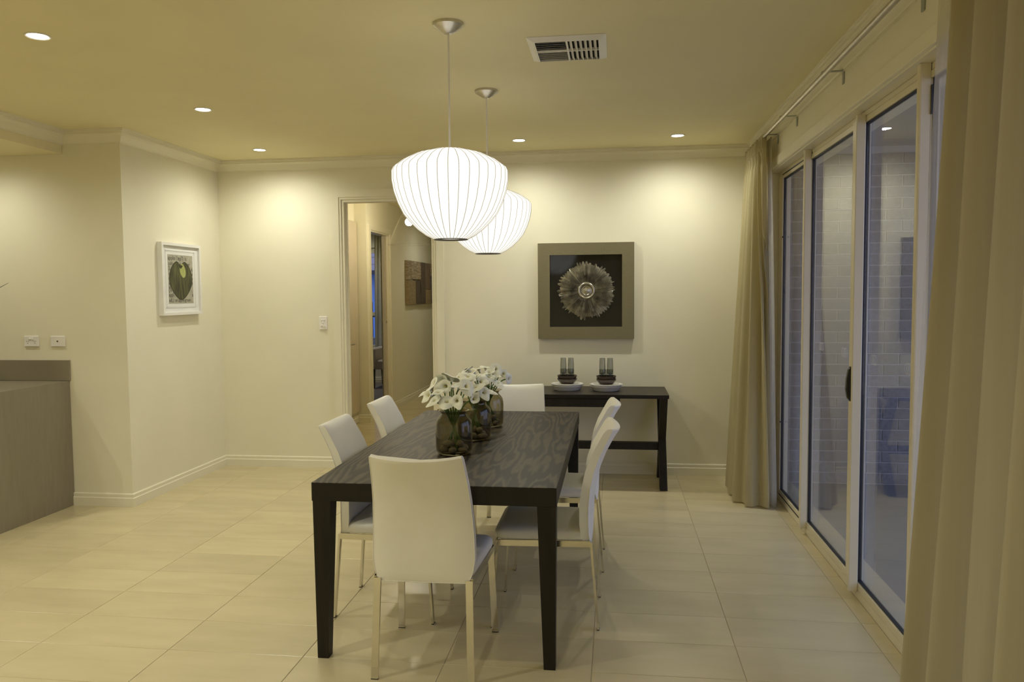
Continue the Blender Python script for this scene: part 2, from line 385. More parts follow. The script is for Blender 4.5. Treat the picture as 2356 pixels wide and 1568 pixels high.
# ------------------------------------------------------------------ hall and bedroom beyond the doorway
XH = -2.90
BY0, BY1, BH = 9.10, 9.92, 2.29
wallobj('wall_hall_left', [((XH, 9.0, 0), (XH+.015, BY0, HC)), ((XH-.10, 9.0, 0), (XH, BY0, HC)), ((XH-.10, BY1, 0), (XH+.015, HY1, HC)), ((XH-.10, BY0, BH), (XH+.015, BY1, HC)),
                            ((-3.15, 8.97, 0), (XH+.015, 9.0, HC)), ((-3.15, YB+.11, 0), (-3.03, 8.97, HC))])
wallobj('wall_hall_right', [((HXR, YB+.11, 0), (HXR+.1, HY1, HC))])
wallobj('wall_hall_end', [((XH-.1, HY1, 0), (HXR+.1, HY1+.1, HC))])
wallobj('ceiling_hall', [((-3.6, YB+.11, HC), (HXR+.1, HY1+.1, HC+.1))], CEIL)
skirt('baseboard_hall', [((XH+.015, 8.97, (1, -1)), (XH+.015, BY0-.075, (1, 0))), ((XH+.015, BY1+.075, (1, 0)), (XH+.015, HY1, (1, 0))), ((-3.03, 8.97, (0, -1)), (XH+.015, 8.97, (1, -1))), ((-3.03, 7.0, (1, 0)), (-3.03, 8.97, (1, 0)))])
# hall cupboard
t = thing('hall_cupboard', 'cream flush hall cupboard seen at the left side of the doorway', 'cupboard', (-3.028, 8.0, 0))
MB().box((0, 0, .14), (.010, 1.0-.04, 2.37)).build('carcass', CABD, t)
dr = MB().box((.012, .01, .13), (.030, .955, 2.37), .001).build('cupboard_door', CABD, t)
MB().tube([(.030, .60, .945), (.062, .60, .945), (.062, .72, .945)], .006, 8).build('lever_handle', STEEL, dr)
# bedroom opening
d2 = sempty('door_2', (XH+.015, BY0, 0)); w2 = BY1-BY0
b = MB(); b.box((0, -.065, 0), (.016, 0, BH+.065)); b.box((0, w2, 0), (.016, w2+.065, BH+.065)); b.box((0, 0, BH), (.016, w2, BH+.065)); b.build('architrave', TRIM, d2)
b = MB(); b.box((-.115, 0, 0), (0, .02, BH)); b.box((-.115, w2-.02, 0), (0, w2, BH)); b.box((-.115, .02, BH-.02), (0, w2-.02, BH)); b.build('door_jamb', TRIM, d2)
lf = MB().box((-.075, w2-.10, .01), (-.037, w2-.022, BH-.022), .001).build('sliding_leaf', CABD, d2)
MB().box((-.037, w2-.092, 1.13), (-.034, w2-.045, 1.20)).build('door_lock', STEEL, lf)
MB().box((-.0345, w2-.080, 1.15), (-.0335, w2-.058, 1.18)).build('finger_pull', BLKP, lf)
# bedroom
BWY = 13.10
wallobj('wall_bedroom', [((-6.6, 8.4, 0), (-3.16, 8.5, HC)), ((-6.7, 8.4, 0), (-6.6, BWY+.1, HC)), ((-6.6, BWY, 0), (XH-.1, BWY+.1, .60)), ((-6.6, BWY, 2.32), (XH-.1, BWY+.1, HC)), ((-6.6, BWY, .60), (-5.3, BWY+.1, 2.32)), ((-3.70, BWY, .60), (XH-.1, BWY+.1, 2.32))])
wallobj('ceiling_bedroom', [((-6.7, 8.4, HC), (-3.6, BWY+.1, HC+.1)), ((-3.6, 8.4, HC+.001), (XH-.1, BWY+.1, HC+.1))], CEIL)
struct(MB().box((-6.7, 8.4, -.12), (XH-.105, BWY+.1, .002)).build('floor_bedroom', CARPET))
skirt('baseboard_bedroom', [((-6.6, BWY, (0, -1)), (XH-.1, BWY, (0, -1)))])
wn = sempty('window_1', (-5.3, BWY, .60)); WWd, WHt = 1.6, 1.72
b = MB(); b.box((0, .03, 0), (.05, .08, WHt)); b.box((WWd-.05, .03, 0), (WWd, .08, WHt)); b.box((.05, .03, 0), (WWd-.05, .08, .05)); b.box((.05, .03, WHt-.09), (WWd-.05, .08, WHt)); b.box((.05, .03, .555), (WWd-.05, .08, .615)); b.box((WWd/2-.02, .03, .05), (WWd/2+.02, .08, WHt-.09)); b.build('window_frame', ALU, wn)
MB().box((.05, .05, .615), (WWd/2-.02, .055, WHt-.09)).build('glass_pane', PANE, wn); MB().box((WWd/2+.02, .05, .615), (WWd-.05, .055, WHt-.09)).build('glass_pane', PANE, wn)
MB().box((.05, .05, .05), (WWd-.05, .055, .555)).build('glass_pane', PANE, wn)
MB().box((-.04, -.035, -.13), (WWd+.06, .03, 0)).build('window_sill', TRIM, wn)

# kitchen bench and splashback
t = thing('kitchen_bench', 'taupe stone kitchen bench with a waterfall end against the left wall', 'bench', (XBEN, 4.28, 0))
MB().box((-2.6, 0, .872), (-.022, YK-4.282, .912), .0015).build('bench_top', STONE, t)
MB().box((-.022, 0, 0), (0, YK-4.282, .912), .0015).build('end_panel', STONE, t)
MB().box((-2.6, .03, .09), (-.024, YK-4.30, .870)).build('cabinet_body', CABD, t)
MB().box((-2.6, .08, 0), (-.024, YK-4.30, .09)).build('kick_board', BLKP, t)
tag(MB().box((XBEN-2.6, YK-.020, .9135), (XBEN+.009, YK-.0005, 1.062), .001).build('splashback', STONE), 'low taupe stone upstand along the wall at the back of the bench', 'splashback')

# ------------------------------------------------------------------ big sliding door in the right wall
sd = sempty('door_3', (0, 0, 0))
def SB(name, a, c, m=ALU, ch=.002, par=sd): return MB().box(a, c, ch).build(name, m, par)
b = MB(); b.box((XW-.016, RY0-.065, RH), (XW-.0005, RY1+.065, RH+.062), .002); b.box((XW-.016, RY1, .0), (XW-.0005, RY1+.065, RH), .002); b.box((XW-.012, RY0, RH-.004), (XW+.003, RY1, RH+.008)); b.build('architrave', TRIM, sd)
SB('head_reveal', (XW+.001, RY0, RH-.012), (1.198, RY1, RH), TRIM, .001)
SB('side_reveal', (XW+.001, RY1-.012, .0), (1.20, RY1, RH-.013), TRIM, .001)
SB('sill_track', (1.1915, RY0, -.02), (1.250, RY1-.013, .044), ALU, .0015)
MB().box((1.1885, RY0, .0), (1.1914, RY1-.013, .042)).build('track_face', ALU, sd)
SB('door_head', (1.192, RY0, 2.347), (1.250, RY1-.013, RH-.013), ALU, .0015)
SB('frame_post', (1.190, 5.848, .045), (1.250, RY1-.014, 2.346), ALU, .002)
SB('frame_post', (1.190, RY0, .045), (1.250, RY0+.06, 2.346), ALU, .002)
MB().box((1.1886, 5.05, .0445), (1.1910, 5.84, .052)).build('track_slot', BLACK, sd)
MB().box((1.1886, 5.05, 2.337), (1.1896, 5.84, 2.346)).build('track_slot', BLACK, sd)
def ringmark(b, x, cy, cz, r, w=.0011, seg=28):
    vs = []
    for i in range(seg):
        a = 2*PI*i/seg
        for rr in (r-w, r+w): vs.append((x, cy+rr*math.cos(a), cz+rr*math.sin(a)))
    b.add(vs, [(2*i, 2*i+1, (2*i+3) % (2*seg), (2*i+2) % (2*seg)) for i in range(seg)])
MARK = mat('etched_white', (.75, .75, .72), .6)
ZP = .046
def panel(y0, y1, xf, st=.05, marks=()):
    p = bpy.data.objects.new('door_panel', None); C.objects.link(p); p.parent = sd; p.location = (xf, y0, ZP)
    L_, H_ = y1-y0, 2.345-ZP
    def q(n, a, c, m=ALU): return MB().box(a, c, .0015).build(n, m, p)
    q('bottom_rail', (0, 0, 0), (.035, L_, .032)); q('top_rail', (0, 0, H_-.028), (.035, L_, H_))
    q('stile', (0, 0, .032), (.035, st, H_-.028)); q('stile', (0, L_-st, .032), (.035, L_, H_-.028))
    g = MB(); zt = H_-.028
    g.box((.008, st, .032), (.027, st+.005, zt)); g.box((.008, L_-st-.005, .032), (.027, L_-st, zt)); g.box((.008, st+.006, .032), (.027, L_-st-.006, .038)); g.box((.008, st+.006, zt-.006), (.027, L_-st-.006, zt)); g.build('gasket', BLACK, p)
    pn = MB().box((.015, st+.006, .038), (.020, L_-st-.006, zt-.006)).build('glass_pane', PANE, p)
    for my in marks:
        b = MB()
        for k in range(4): ringmark(b, .0142, my-y0+(k-1.5)*.018, 1.192-ZP, .0225)
        b.build('safety_mark', MARK, p)
    return p
panel(5.036, 5.845, 1.190, .012, (5.24,))
panel(4.022, 5.034, 1.190, .012, (4.78, 4.315))
panel(3.216, 4.020, 1.190, .012, (3.845, 3.40))
panel(2.30, 3.214, 1.190, .012, (2.6,))
panel(1.265, 2.298, 1.190, .05)
def post(y0, y1, x0, x1, z0, z1):
    b = MB(); r = .007
    poly = [(x1, y0), (x1, y1), (x0+.001, y1), (x0, y1-.002), (x0, y0+r), (x0+r*.3, y0+r*.3), (x0+r, y0)]
    b.prism(poly, z0, z1); return b.build('interlock_stile', ALU, sd)
post(5.012, 5.040, 1.149, 1.1895, .036, 2.372)
post(3.200, 3.228, 1.149, 1.1895, .036, 2.372)
pm = MB().box((1.160, 3.985, .046), (1.1895, 4.075, 2.336), .003).build('meeting_stile', ALU, sd)
MB().box((1.146, 3.970, .036), (1.1895, 3.990, 2.352), .003).build('meeting_stile', ALU, sd)
hb = MB().box((1.151, 4.022, .972), (1.1597, 4.046, 1.143), .002).build('pull_handle', BLKP, pm)
MB().prism([(1.154, .976), (1.142, .986), (1.134, 1.03), (1.136, 1.08), (1.144, 1.128), (1.154, 1.139)], 4.024, 4.044, Matrix(((1, 0, 0, 0), (0, 0, 1, 0), (0, 1, 0, 0), (0, 0, 0, 1)))).build('handle_grip', BLKP, hb)
for z in (1.90, .58): MB().lathe([(.006, 0), (.006, .006)], 10, (1.183, 5.80, z), 'x').build('buffer_stop', BLKP, sd)
for y, zz in ((3.20, 2.18), (5.012, 2.330)): MB().box((1.1898, y-.010, zz), (1.194, y-.001, zz+(.11 if zz < 2.3 else .030))).build('latch_block', BLKP, sd)

# ------------------------------------------------------------------ outdoors
ow = sempty('wall_outside', (0, 0, 0))
YO = 6.40
struct(MB().box((1.252, YO+.007, -.06), (3.9, YO+.11, 2.62)).build('wall_outside_mortar', MORTAR)).parent = ow
bk = None
PXB, PZB = .232, .0857
for r in range(-1, 30):
    z0 = r*PZB+.004
    off = 1.961 if (r % 2) else 2.076
    for k in range(-4, 9):
        x0 = off+(k)*PXB+.005; x1 = x0+PXB-.010
        if x1 < 1.27 or x0 > 3.5: continue
        x0c, x1c = max(x0, 1.253), min(x1, 3.6); z1 = min(z0+PZB-.010, 2.61)
        if x1c-x0c < .02 or z1-z0 < .02: continue
        if x0c == x0 and x1c == x1 and bk is not None and z1-z0 > .07:
            ob = bpy.data.objects.new('brick', bk); C.objects.link(ob); ob.parent = ow; ob.location = (x0, YO, z0)
        else:
            ob = MB().box((0, 0, 0), (x1c-x0c, .10, z1-z0), .002).build('brick', BRICK, ow, (x0c, YO, z0))
            if x1c-x0c > PXB-.011 and z1-z0 > .07: bk = ob.data
struct(MB().box((1.34, -4, -.14), (9, 6.6, -.005)).build('floor_outside', PAVE))
struct(MB().box((1.41, 1.8, 2.62), (2.7, 6.7, 2.72)).build('ceiling_outside', SOFFIT))
struct(MB().box((-14, 13.3, -.30), (0, 26, -.15)).build('ground_outside', GRASS))
# neighbour seen through the bedroom window
t = thing('neighbour_house', 'blue-lit rendered house with a tiled roof beyond the bedroom window', 'house', (-6.2, 20, -.15))
MB().box((-5, 0, 0), (5, 6, 2.27)).build('house_wall', BLUEW, t)
rf = MB().prism([(-5.5, 0), (5.5, 0), (4.2, .9), (-4.2, .9)], 0, 6.6, Matrix(((1, 0, 0, 0), (0, 0, 1, -.45), (0, 1, 0, 2.27), (0, 0, 0, 1)))).build('roof', ROOFT, t)
b = MB()
for k in range(5):
    b.prism([(-5.5+k*.27, .002+k*.18), (5.5-k*.27, .002+k*.18), (5.5-k*.27-.12, .15+k*.18), (-5.5+k*.27+.12, .15+k*.18)], -.02, .0, Matrix(((1, 0, 0, 0), (0, 0, 1, -.45), (0, 1, 0, 2.27), (0, 0, 0, 1))))
c_ = b.build('tile_courses', ROOFT, rf); c_['kind'] = 'stuff'
MB().box((-5.5, -.52, 2.19), (5.5, -.44, 2.29)).build('gutter', FENCE, t)
t = thing('garden_fence', 'dark metal picket fence outside the bedroom window', 'fence', (-6, 15.2, -.15))
MB().box((-1.2, 0, .10), (2.2, .05, .14)).build('rail', FENCE, t); MB().box((-1.2, 0, 1.22), (2.2, .05, 1.26)).build('rail', FENCE, t)
for k in range(26): MB().box((-1.15+k*.13, .015, 0), (-1.13+k*.13, .035, 1.52 if k % 1 == 0 else 1.4)).build('picket', FENCE, t)
t = thing('retaining_wall', 'low dark block wall behind the bedroom window', 'wall', (-6, 14.6, -.15))
for r in range(5):
    for k in range(8):
        MB().box((-1.2+k*.4+(r % 2)*.2, 0, r*.17), (-.81+k*.4+(r % 2)*.2, .19, r*.17+.16), .004).build('block', BRICK, t)

# ------------------------------------------------------------------ ceiling lights
def downlight(x, y, z, label, group='recessed downlights in the ceiling', w=LW):
    t = thing('downlight', label, 'downlight', (x, y, z), 0, group)
    b = MB(); b.lathe([(.044, -.0005), (.054, -.0005), (.054, -.004), (.050, -.006), (.044, -.004)], 32, cap=False); b.f = [f for f in b.f]
    b.build('trim_ring', WHITE, t, smooth=True)
    MB().lathe([(.0001, -.0025), (.0435, -.0025), (.0435, -.0008), (.0001, -.0008)], 32, cap=False).build('lamp_face', LAMP, t)
    ld = bpy.data.lights.new('lamp_beam', 'SPOT'); ld.energy = w; ld.color = LCOL; ld.spot_size = math.radians(165); ld.spot_blend = .95; ld.shadow_soft_size = .008
    lo = bpy.data.objects.new('lamp_beam', ld); C.objects.link(lo); lo.parent = t; lo.location = (0, 0, -.0045)
    return t
LAMP = emit('lamp_glow', (1, .97, .88), 25)
downlight(-2.564, 3.293, HC, 'round recessed downlight at the top left of the ceiling, nearest the camera')
downlight(-2.561, 4.717, HC, 'round recessed downlight in the left ceiling, second from the camera')
downlight(-2.827, 6.076, HC, 'round recessed downlight near the back wall left of the doorway')
downlight(-0.721, 6.043, HC, 'round recessed downlight near the back wall above the hanging lamps')
downlight(0.473, 6.065, HC, 'round recessed downlight near the back wall beside the curtain')
oz = 'added round downlight in the ceiling, unseen outside the picture'
for x, y in ((-2.56, 1.87), (-.75, .2), (-.75, -1.2), (-2.56, -.6), (-4.9, 1.9), (-4.9, -.4)): downlight(x, y, HC, oz, w=LW*1.8)  # unseen lamps added for illumination, boosted to light the near chair back
for x in (-4.42, -5.6): downlight(x, 4.72, 2.535, 'round recessed downlight in the bulkhead over the bench outside the picture', 'downlights in the bulkhead', w=20)
downlight(-2.15, 11.2, HC, 'added unseen downlight in the hall ceiling to light the artwork', w=22)  # extra lamp added to brighten the hall art and walls
downlight(-4.3, 12.3, HC, 'added unseen downlight in the bedroom ceiling to brighten the curtain', w=40)  # extra lamp added to brighten the bedroom curtain

def pendant(x, y, ztop, zbot, label):
    t = thing('pendant_lamp', label, 'pendant lamp', (x, y, HC), 0, 'ribbed white pendant lamps over the table')
    MB().lathe([(.067, 0), (.067, -.012), (.060, -.018), (.018, -.044), (.010, -.046)], 40).build('canopy', STEEL, t, smooth=True)
    top = ztop-HC
    MB().tube([(0, 0, -.044), (0, 0, top+.002)], .0045, 10).build('stem', WHITE, t, smooth=True)
    k = (ztop-zbot)/.393
    prof = [(.004, 0), (.084, -.005), (.152, -.024), (.205, -.050), (.247, -.081), (.2545, -.097), (.2545, -.137), (.246, -.184), (.229, -.234), (.206, -.280), (.179, -.314), (.145, -.348), (.107, -.376), (.072, -.3935)]
    prof = [(r, z*k) for r, z in prof]; n = 36
    rings = []
    for r, z in prof:   # taut membrane between the ribs
        rings.append([(r*(1-.012*(j % 2))*math.cos(PI*j/n), r*(1-.012*(j % 2))*math.sin(PI*j/n), z+top) for j in range(2*n)])
    MB().loft(rings, cap=False).build('shade', SHADE, t, smooth=True)
    rb = MB()
    for j in range(n):
        a = 2*PI*j/n; rb.tube([((r+.0005)*math.cos(a), (r+.0005)*math.sin(a), z+top) for r, z in prof], .0011, 5)
    rb.build('ribs', RIB, t, smooth=True)
    zb = prof[-1][1]+top
    MB().lathe([(.070, zb-.002), (.075, zb-.002), (.075, zb+.006), (.070, zb+.006), (.070, zb-.002)], 40, cap=False).build('bottom_ring', BRONZE, t, smooth=True)
    MB().lathe([(.0005, zb+.006), (.069, zb+.006)], 32, cap=False).build('diffuser', SHADE, t)
BRONZE = mat('dark_bronze', (.085, .075, .055), .4, .6)
SHADE = emit('glowing_shade', (1.0, .955, .84), PEND)
RIB = mat('rib_wire', (.66, .63, .51), .7)
pendant(-.714, 3.419, 2.147, 1.756, 'ribbed white globe pendant lamp hanging nearest the camera')
pendant(-.731, 4.555, 2.128, 1.750, 'ribbed white globe pendant lamp hanging behind the nearer one')

# hall pendant, clear glass dome
t = thing('hall_pendant', 'clear glass dome pendant with a bare bulb seen through the doorway', 'pendant lamp', (-2.27, 8.6, HC))
prof = [(.03, -.25), (.065, -.265), (.105, -.32), (.15, -.415), (.195, -.52), (.230, -.605), (.236, -.618)]
MB().lathe(prof, 40, cap=False).build('glass_dome', CLEAR, t, smooth=True)
MB().lathe([(.234, -.612), (.239, -.612), (.239, -.620), (.234, -.620), (.234, -.612)], 40, cap=False).build('rim', CLEAR, t, smooth=True)
MB().tube([(0, 0, 0), (0, 0, -.27)], .006, 8).build('rod', STEEL, t); MB().lathe([(.05, 0), (.05, -.02)], 24).build('canopy', STEEL, t)
MB().lathe([(.02, -.25), (.02, -.32)], 16).build('lamp_holder', STEEL, t, smooth=True)
MB().sphere((0, 0, -.365), .044, 20, 12).build('bulb', emit('bulb_glow', (1, .93, .78), 30), t, smooth='all')
ld = bpy.data.lights.new('bulb_light', 'POINT'); ld.energy = 15; ld.color = (1, .90, .70); ld.shadow_soft_size = .04
lo = bpy.data.objects.new('bulb_light', ld); C.objects.link(lo); lo.parent = t; lo.location = (0, 0, -.44)

# ceiling air vent
x0, x1, y0, y1 = -.402, -.034, 3.656, 4.03
t = thing('ceiling_vent', 'white rectangular air vent grille set in the ceiling', 'vent', ((x0+x1)/2, (y0+y1)/2, HC))
hw, hl = (x1-x0)/2, (y1-y0)/2
def fr(b, hw, hl, w, z0, z1, z2=None):  # bevelled picture-frame ring
    z2 = z0 if z2 is None else z2
    o_ = [(-hw, -hl), (hw, -hl), (hw, hl), (-hw, hl)]; i_ = [(-hw+w, -hl+w), (hw-w, -hl+w), (hw-w, hl-w), (-hw+w, hl-w)]
    vs = [(x, y, z1) for x, y in o_]+[(x, y, z0) for x, y in i_]+[(x, y, z1) for x, y in i_]+[(x, y, z2) for x, y in o_]
    b.add(vs, [(3+4*0-3+i, (i+1) % 4, 4+(i+1) % 4, 4+i) for i in range(4)]+[(4+i, 4+(i+1) % 4, 8+(i+1) % 4, 8+i) for i in range(4)])
    return b
fr(MB(), hw, hl, .029, -.014, -.001).build('frame', WHITE, t)
fr(MB(), hw-.027, hl-.027, .010, -.016, -.012).build('inner_frame', WHITE, t)
MB().box((-hw+.027, -hl+.027, -.0025), (hw-.027, hl-.027, -.0008)).build('duct_shade', DARKV, t)  # flat dark sheet painted as the shade behind the fins
MB().box((-.004, -hl+.037, -.016), (.004, hl-.037, -.003)).build('divider', WHITE, t)
MB().box((.004, -.003, -.016), (hw-.037, .003, -.003)).build('divider', WHITE, t); MB().box((-hw+.037, -.003, -.016), (-.004, .003, -.003)).build('divider', WHITE, t)
for k in range(5):
    y = -.018-k*.027
    MB().prism([(y-.012, -.016), (y-.010, -.016), (y+.013, -.006), (y+.011, -.006)], -hw+.038, -.005, Matrix(((0, 0, 1, 0), (1, 0, 0, 0), (0, 1, 0, 0), (0, 0, 0, 1)))).build('fin', WHITE, t)
    y = .018+k*.027
    MB().prism([(y-.008, -.016), (y-.006, -.016), (y+.008, -.004), (y+.006, -.004)], -hw+.038, -.005, Matrix(((0, 0, 1, 0), (1, 0, 0, 0), (0, 1, 0, 0), (0, 0, 0, 1)))).build('fin', WHITE, t)
for s, e in ((.004, hl-.038), (-hl+.038, -.004)):
    for k in range(6):
        x = .024+k*.0225
        MB().prism([(x-.001, -.016), (x+.001, -.016), (x-.004, -.009), (x-.010, -.003), (x-.013, -.003), (x-.006, -.009)], s, e, Matrix(((1, 0, 0, 0), (0, 0, 1, 0), (0, 1, 0, 0), (0, 0, 0, 1)))).build('fin', WHITE, t)

# ------------------------------------------------------------------ dining table
TX0, TX1, TY0, TY1, TZ = -1.240, -.226, 3.062, 5.078, .745
t = thing('dining_table', 'long dark-stained oak dining table with tapered legs', 'table', ((TX0+TX1)/2, (TY0+TY1)/2, 0))
hx, hy = (TX1-TX0)/2, (TY1-TY0)/2
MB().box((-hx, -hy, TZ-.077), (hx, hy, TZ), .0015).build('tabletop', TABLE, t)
for sx in (-1, 1):
    for sy in (-1, 1):
        X, Y = sx*(hx-.003), sy*(hy-.003)
        top = [(X, Y), (X-sx*.076, Y), (X-sx*.076, Y-sy*.076), (X, Y-sy*.076)]; X2, Y2 = X-sx*.006, Y-sy*.002
        bot = [(X2, Y2), (X2-sx*.047, Y2), (X2-sx*.047, Y2-sy*.047), (X2, Y2-sy*.047)]
        MB().loft([[(a, c, 0) for a, c in bot], [(a, c, TZ-.0775) for a, c in top]]).build('leg', TWOOD, t)

# ------------------------------------------------------------------ dining chairs
def interp(T, z):
    for (z0, *a), (z1, *b_) in zip(T, T[1:]):
        if z <= z1: k = (z-z0)/(z1-z0); return [u+(w-u)*k for u, w in zip(a, b_)]
    return list(T[-1][1:])
#      z     front  rear  halfw  sag   bulge   (front/rear measured outwards from the rear foot)
BT = [(.386, -.062, -.036, .168, .000, .004), (.400, -.069, -.037, .187, .001, .010), (.43, -.078, -.043, .199, .002, .016), (.48, -.084, -.045, .206, .005, .018), (.56, -.084, -.045, .204, .009, .018),
      (.64, -.075, -.037, .200, .014, .016), (.714, -.059, -.021, .195, .018, .014), (.784, -.033, .004, .190, .022, .013), (.847, .001, .035, .185, .025, .013), (.888, .024, .057, .182, .027, .012), (.902, .036, .064, .180, .028, .008), (.908, .044, .060, .177, .028, .003)]
def make_chair(label):
    t = thing('dining_chair', label, 'chair')
    rings = []; n = 13
    for z in sorted([r[0] for r in BT]+[.455, .52, .60, .68, .75, .815, .87, .896, .9055]):
        f, r, hwid, sag, bul = interp(BT, z); ring = []
        tip = max(0, (z-.86)/.048)
        for i in range(n):
            s_ = -1+2*i/(n-1); c = 1-s_*s_
            ring.append((s_*hwid, -.24-(f+sag*c), z-.013*c*tip))
        for i in range(n):
            s_ = 1-2*i/(n-1); c = 1-s_*s_; e = 1-abs(s_)**6
            ring.append((s_*(hwid-.002), -.24-(r+sag*c+bul*e*.9), z-.013*c*tip))
        rings.append(ring)
    MB().loft(rings).build('backrest', LEATHER, t, smooth=True)
    pp = MB()
    for s_ in (-1, 1):
        pts_ = []
        for z, f, r, hwid, sag, bul in BT[1:-1]: pts_.append((s_*(hwid-.001), -.24-r-.0005, z))
        pp.tube(pts_, .0016, 5)
    pp.tube([(s2*.175, -.24-(-.036)-.004*(1-s2*s2)-.002, .387) for s2 in [-1+k/5 for k in range(11)]], .0015, 5)
    pp.build('piping', LEATHER, t, smooth=True)
    # seat pad: rounded plan, soft top
    rings = []
    def outline(hf, hr, yf, yr, rad, z):
        o_ = []
        for cx, cy, a0 in ((hf-rad, yf-rad, 0), (-hf+rad, yf-rad, PI/2)):
            for k in range(7): a = a0+k*PI/12; o_.append((cx+rad*math.cos(a), cy+rad*math.sin(a), z))
        for k in range(1, 6): o_.append((-hf+(hf-hr)*k/5*1.0, yf-rad-(yf-rad-yr)*k/5, z))
        for k in range(0, 5): o_.append((-hr+2*hr*(k+1)/5, yr, z))
        for k in range(4, 0, -1): o_.append((hf-(hf-hr)*k/5, yf-rad-(yf-rad-yr)*k/5, z))
        return o_
    for ins, z in ((.010, .406), (.002, .411), (0, .425), (.002, .440), (.010, .449), (.028, .455), (.06, .458), (.12, .459)):
        rings.append(outline(.216-ins, .198-ins*.8, .232-ins, -.170+ins*.3, max(.045-ins*.2, .02), z))
    MB().loft(rings).build('seat', LEATHER, t, smooth=True)
    fm = MB()
    for s_ in (-1, 1):
        fm.add([(s_*.190, -.205, .377), (s_*.199, -.205, .377), (s_*.217, .222, .377), (s_*.208, .222, .377), (s_*.190, -.205, .4045), (s_*.199, -.205, .4045), (s_*.217, .222, .4045), (s_*.208, .222, .4045)],
               [(0, 1, 2, 3), (4, 5, 6, 7), (0, 1, 5, 4), (1, 2, 6, 5), (2, 3, 7, 6), (3, 0, 4, 7)])
    fm.box((-.208, .213, .377), (.208, .222, .4045))
    fm.build('seat_frame', CHROME, t)
    for s_ in (-1, 1):
        for (xt, yt), (xb, yb) in (((.1845, -.207), (.1935, -.24)), ((.2025, .213), (.2155, .24))):
            lg = MB().add([(s_*xt-.014, yt-.005, .3985), (s_*xt+.014, yt-.005, .3985), (s_*xt+.014, yt+.005, .3985), (s_*xt-.014, yt+.005, .3985), (s_*xb-.014, yb-.005, .003), (s_*xb+.014, yb-.005, .003), (s_*xb+.014, yb+.005, .003), (s_*xb-.014, yb+.005, .003)],
                     [(0, 1, 2, 3), (4, 5, 6, 7), (0, 1, 5, 4), (1, 2, 6, 5), (2, 3, 7, 6), (3, 0, 4, 7)]).build('leg', CHROME, t)
            MB().box((s_*xb-.0145, yb-.0055, 0), (s_*xb+.0145, yb+.0055, .0035)).build('foot_pad', BLKP, lg)
    return t
CH = [(-.745, 3.158, 0, 'white leather dining chair at the near end of the table, its back to the camera'),
      (-.311, 3.670, PI/2, 'white leather dining chair on the right side of the table, nearer one'),
      (-.300, 4.413, PI/2, 'white leather dining chair on the right side of the table, farther one'),
      (-1.068, 3.672, -PI/2+.0, 'white leather dining chair on the left side of the table, nearer one'),
      (-1.068, 4.405, -PI/2+.0, 'white leather dining chair on the left side of the table, farther one'),
      (-.650, 4.945, PI, 'white leather dining chair at the far end of the table facing the camera')]
proto = make_chair(CH[0][3]); index_kids(proto)
for i, (x, y, rz, lab) in enumerate(CH):
    o_ = proto if i == 0 else copy_tree(proto)
    o_.location = (x, y, 0); o_.rotation_euler = (0, 0, rz); o_['label'] = lab; o_['group'] = 'white dining chairs around the table'

# ------------------------------------------------------------------ vases, pebbles and calla lilies
VP = [(.058, 0), (.078, .004), (.0865, .018), (.0890, .040), (.0895, .10), (.0888, .145), (.0845, .163), (.073, .178), (.0640, .188), (.0615, .196), (.064, .203), (.074, .2105), (.0815, .2135)]
VIN = [(r-.0032, z+.0005) for r, z in VP[::-1][1:-2]]+[(.082, .020), (.072, .010), (.0005, .008)]
def make_vase(x, y, label):
    v = MB().lathe([(.0005, 0)]+VP+VIN, 44, cap=False).build('glass_vase', SMOKE, None, (x, y, TZ+.0003), smooth='all'); return tag(v, label, 'vase', 'smoked glass vases on the dining table')
VS = [(-.767, 3.69), (-.735, 4.07), (-.728, 4.49)]
VN = ['nearest', 'middle', 'farthest']
for (x, y), nme in zip(VS, VN): make_vase(x, y, 'smoked brown glass jar vase of white lilies, %s of the three' % nme)
pm_ = []
for k in range(4):
    b = MB().sphere((0, 0, 0), .5, 16, 10); rr = random.Random(k)
    ph = [rr.uniform(0, 6) for _ in range(4)]
    b.v = [(x*(1+.12*math.sin(3*y+ph[0])), y*(1+.1*math.sin(3*z+ph[1])), z*(1+.1*math.sin(4*x+ph[2]))) for x, y, z in b.v]
    pm_.append(b.mesh('pebble', PEBBLE, 'all'))
for vi, (vx, vy) in enumerate(VS):
    spots = [(-.045, -.030, .047, .036, .030), (.004, -.055, .040, .034, .034), (.046, -.028, .056, .030, .026), (.040, .022, .044, .036, .032), (-.012, .045, .052, .036, .032), (-.050, .022, .042, .032, .030), (-.002, -.004, .040, .038, .030), (-.028, -.022, .044, .036, .028), (.028, -.012, .042, .034, .028)]
    for k, (px, py, sx_, sy_, sz_) in enumerate(spots):
        z = TZ+.009+sz_/2+(.030 if k > 5 else 0); ob = bpy.data.objects.new('pebble', pm_[(k+vi) % 4]); C.objects.link(ob)
        ob.location = (vx+px, vy+py, z); ob.scale = (sx_*1.15, sy_*1.15, sz_*1.1); ob.rotation_euler = (0, 0, k*1.3+vi)
        tag(ob, 'smooth grey-brown river pebble in the bottom of the %s glass vase' % VN[vi], 'pebble', 'pebbles in the %s vase' % VN[vi])
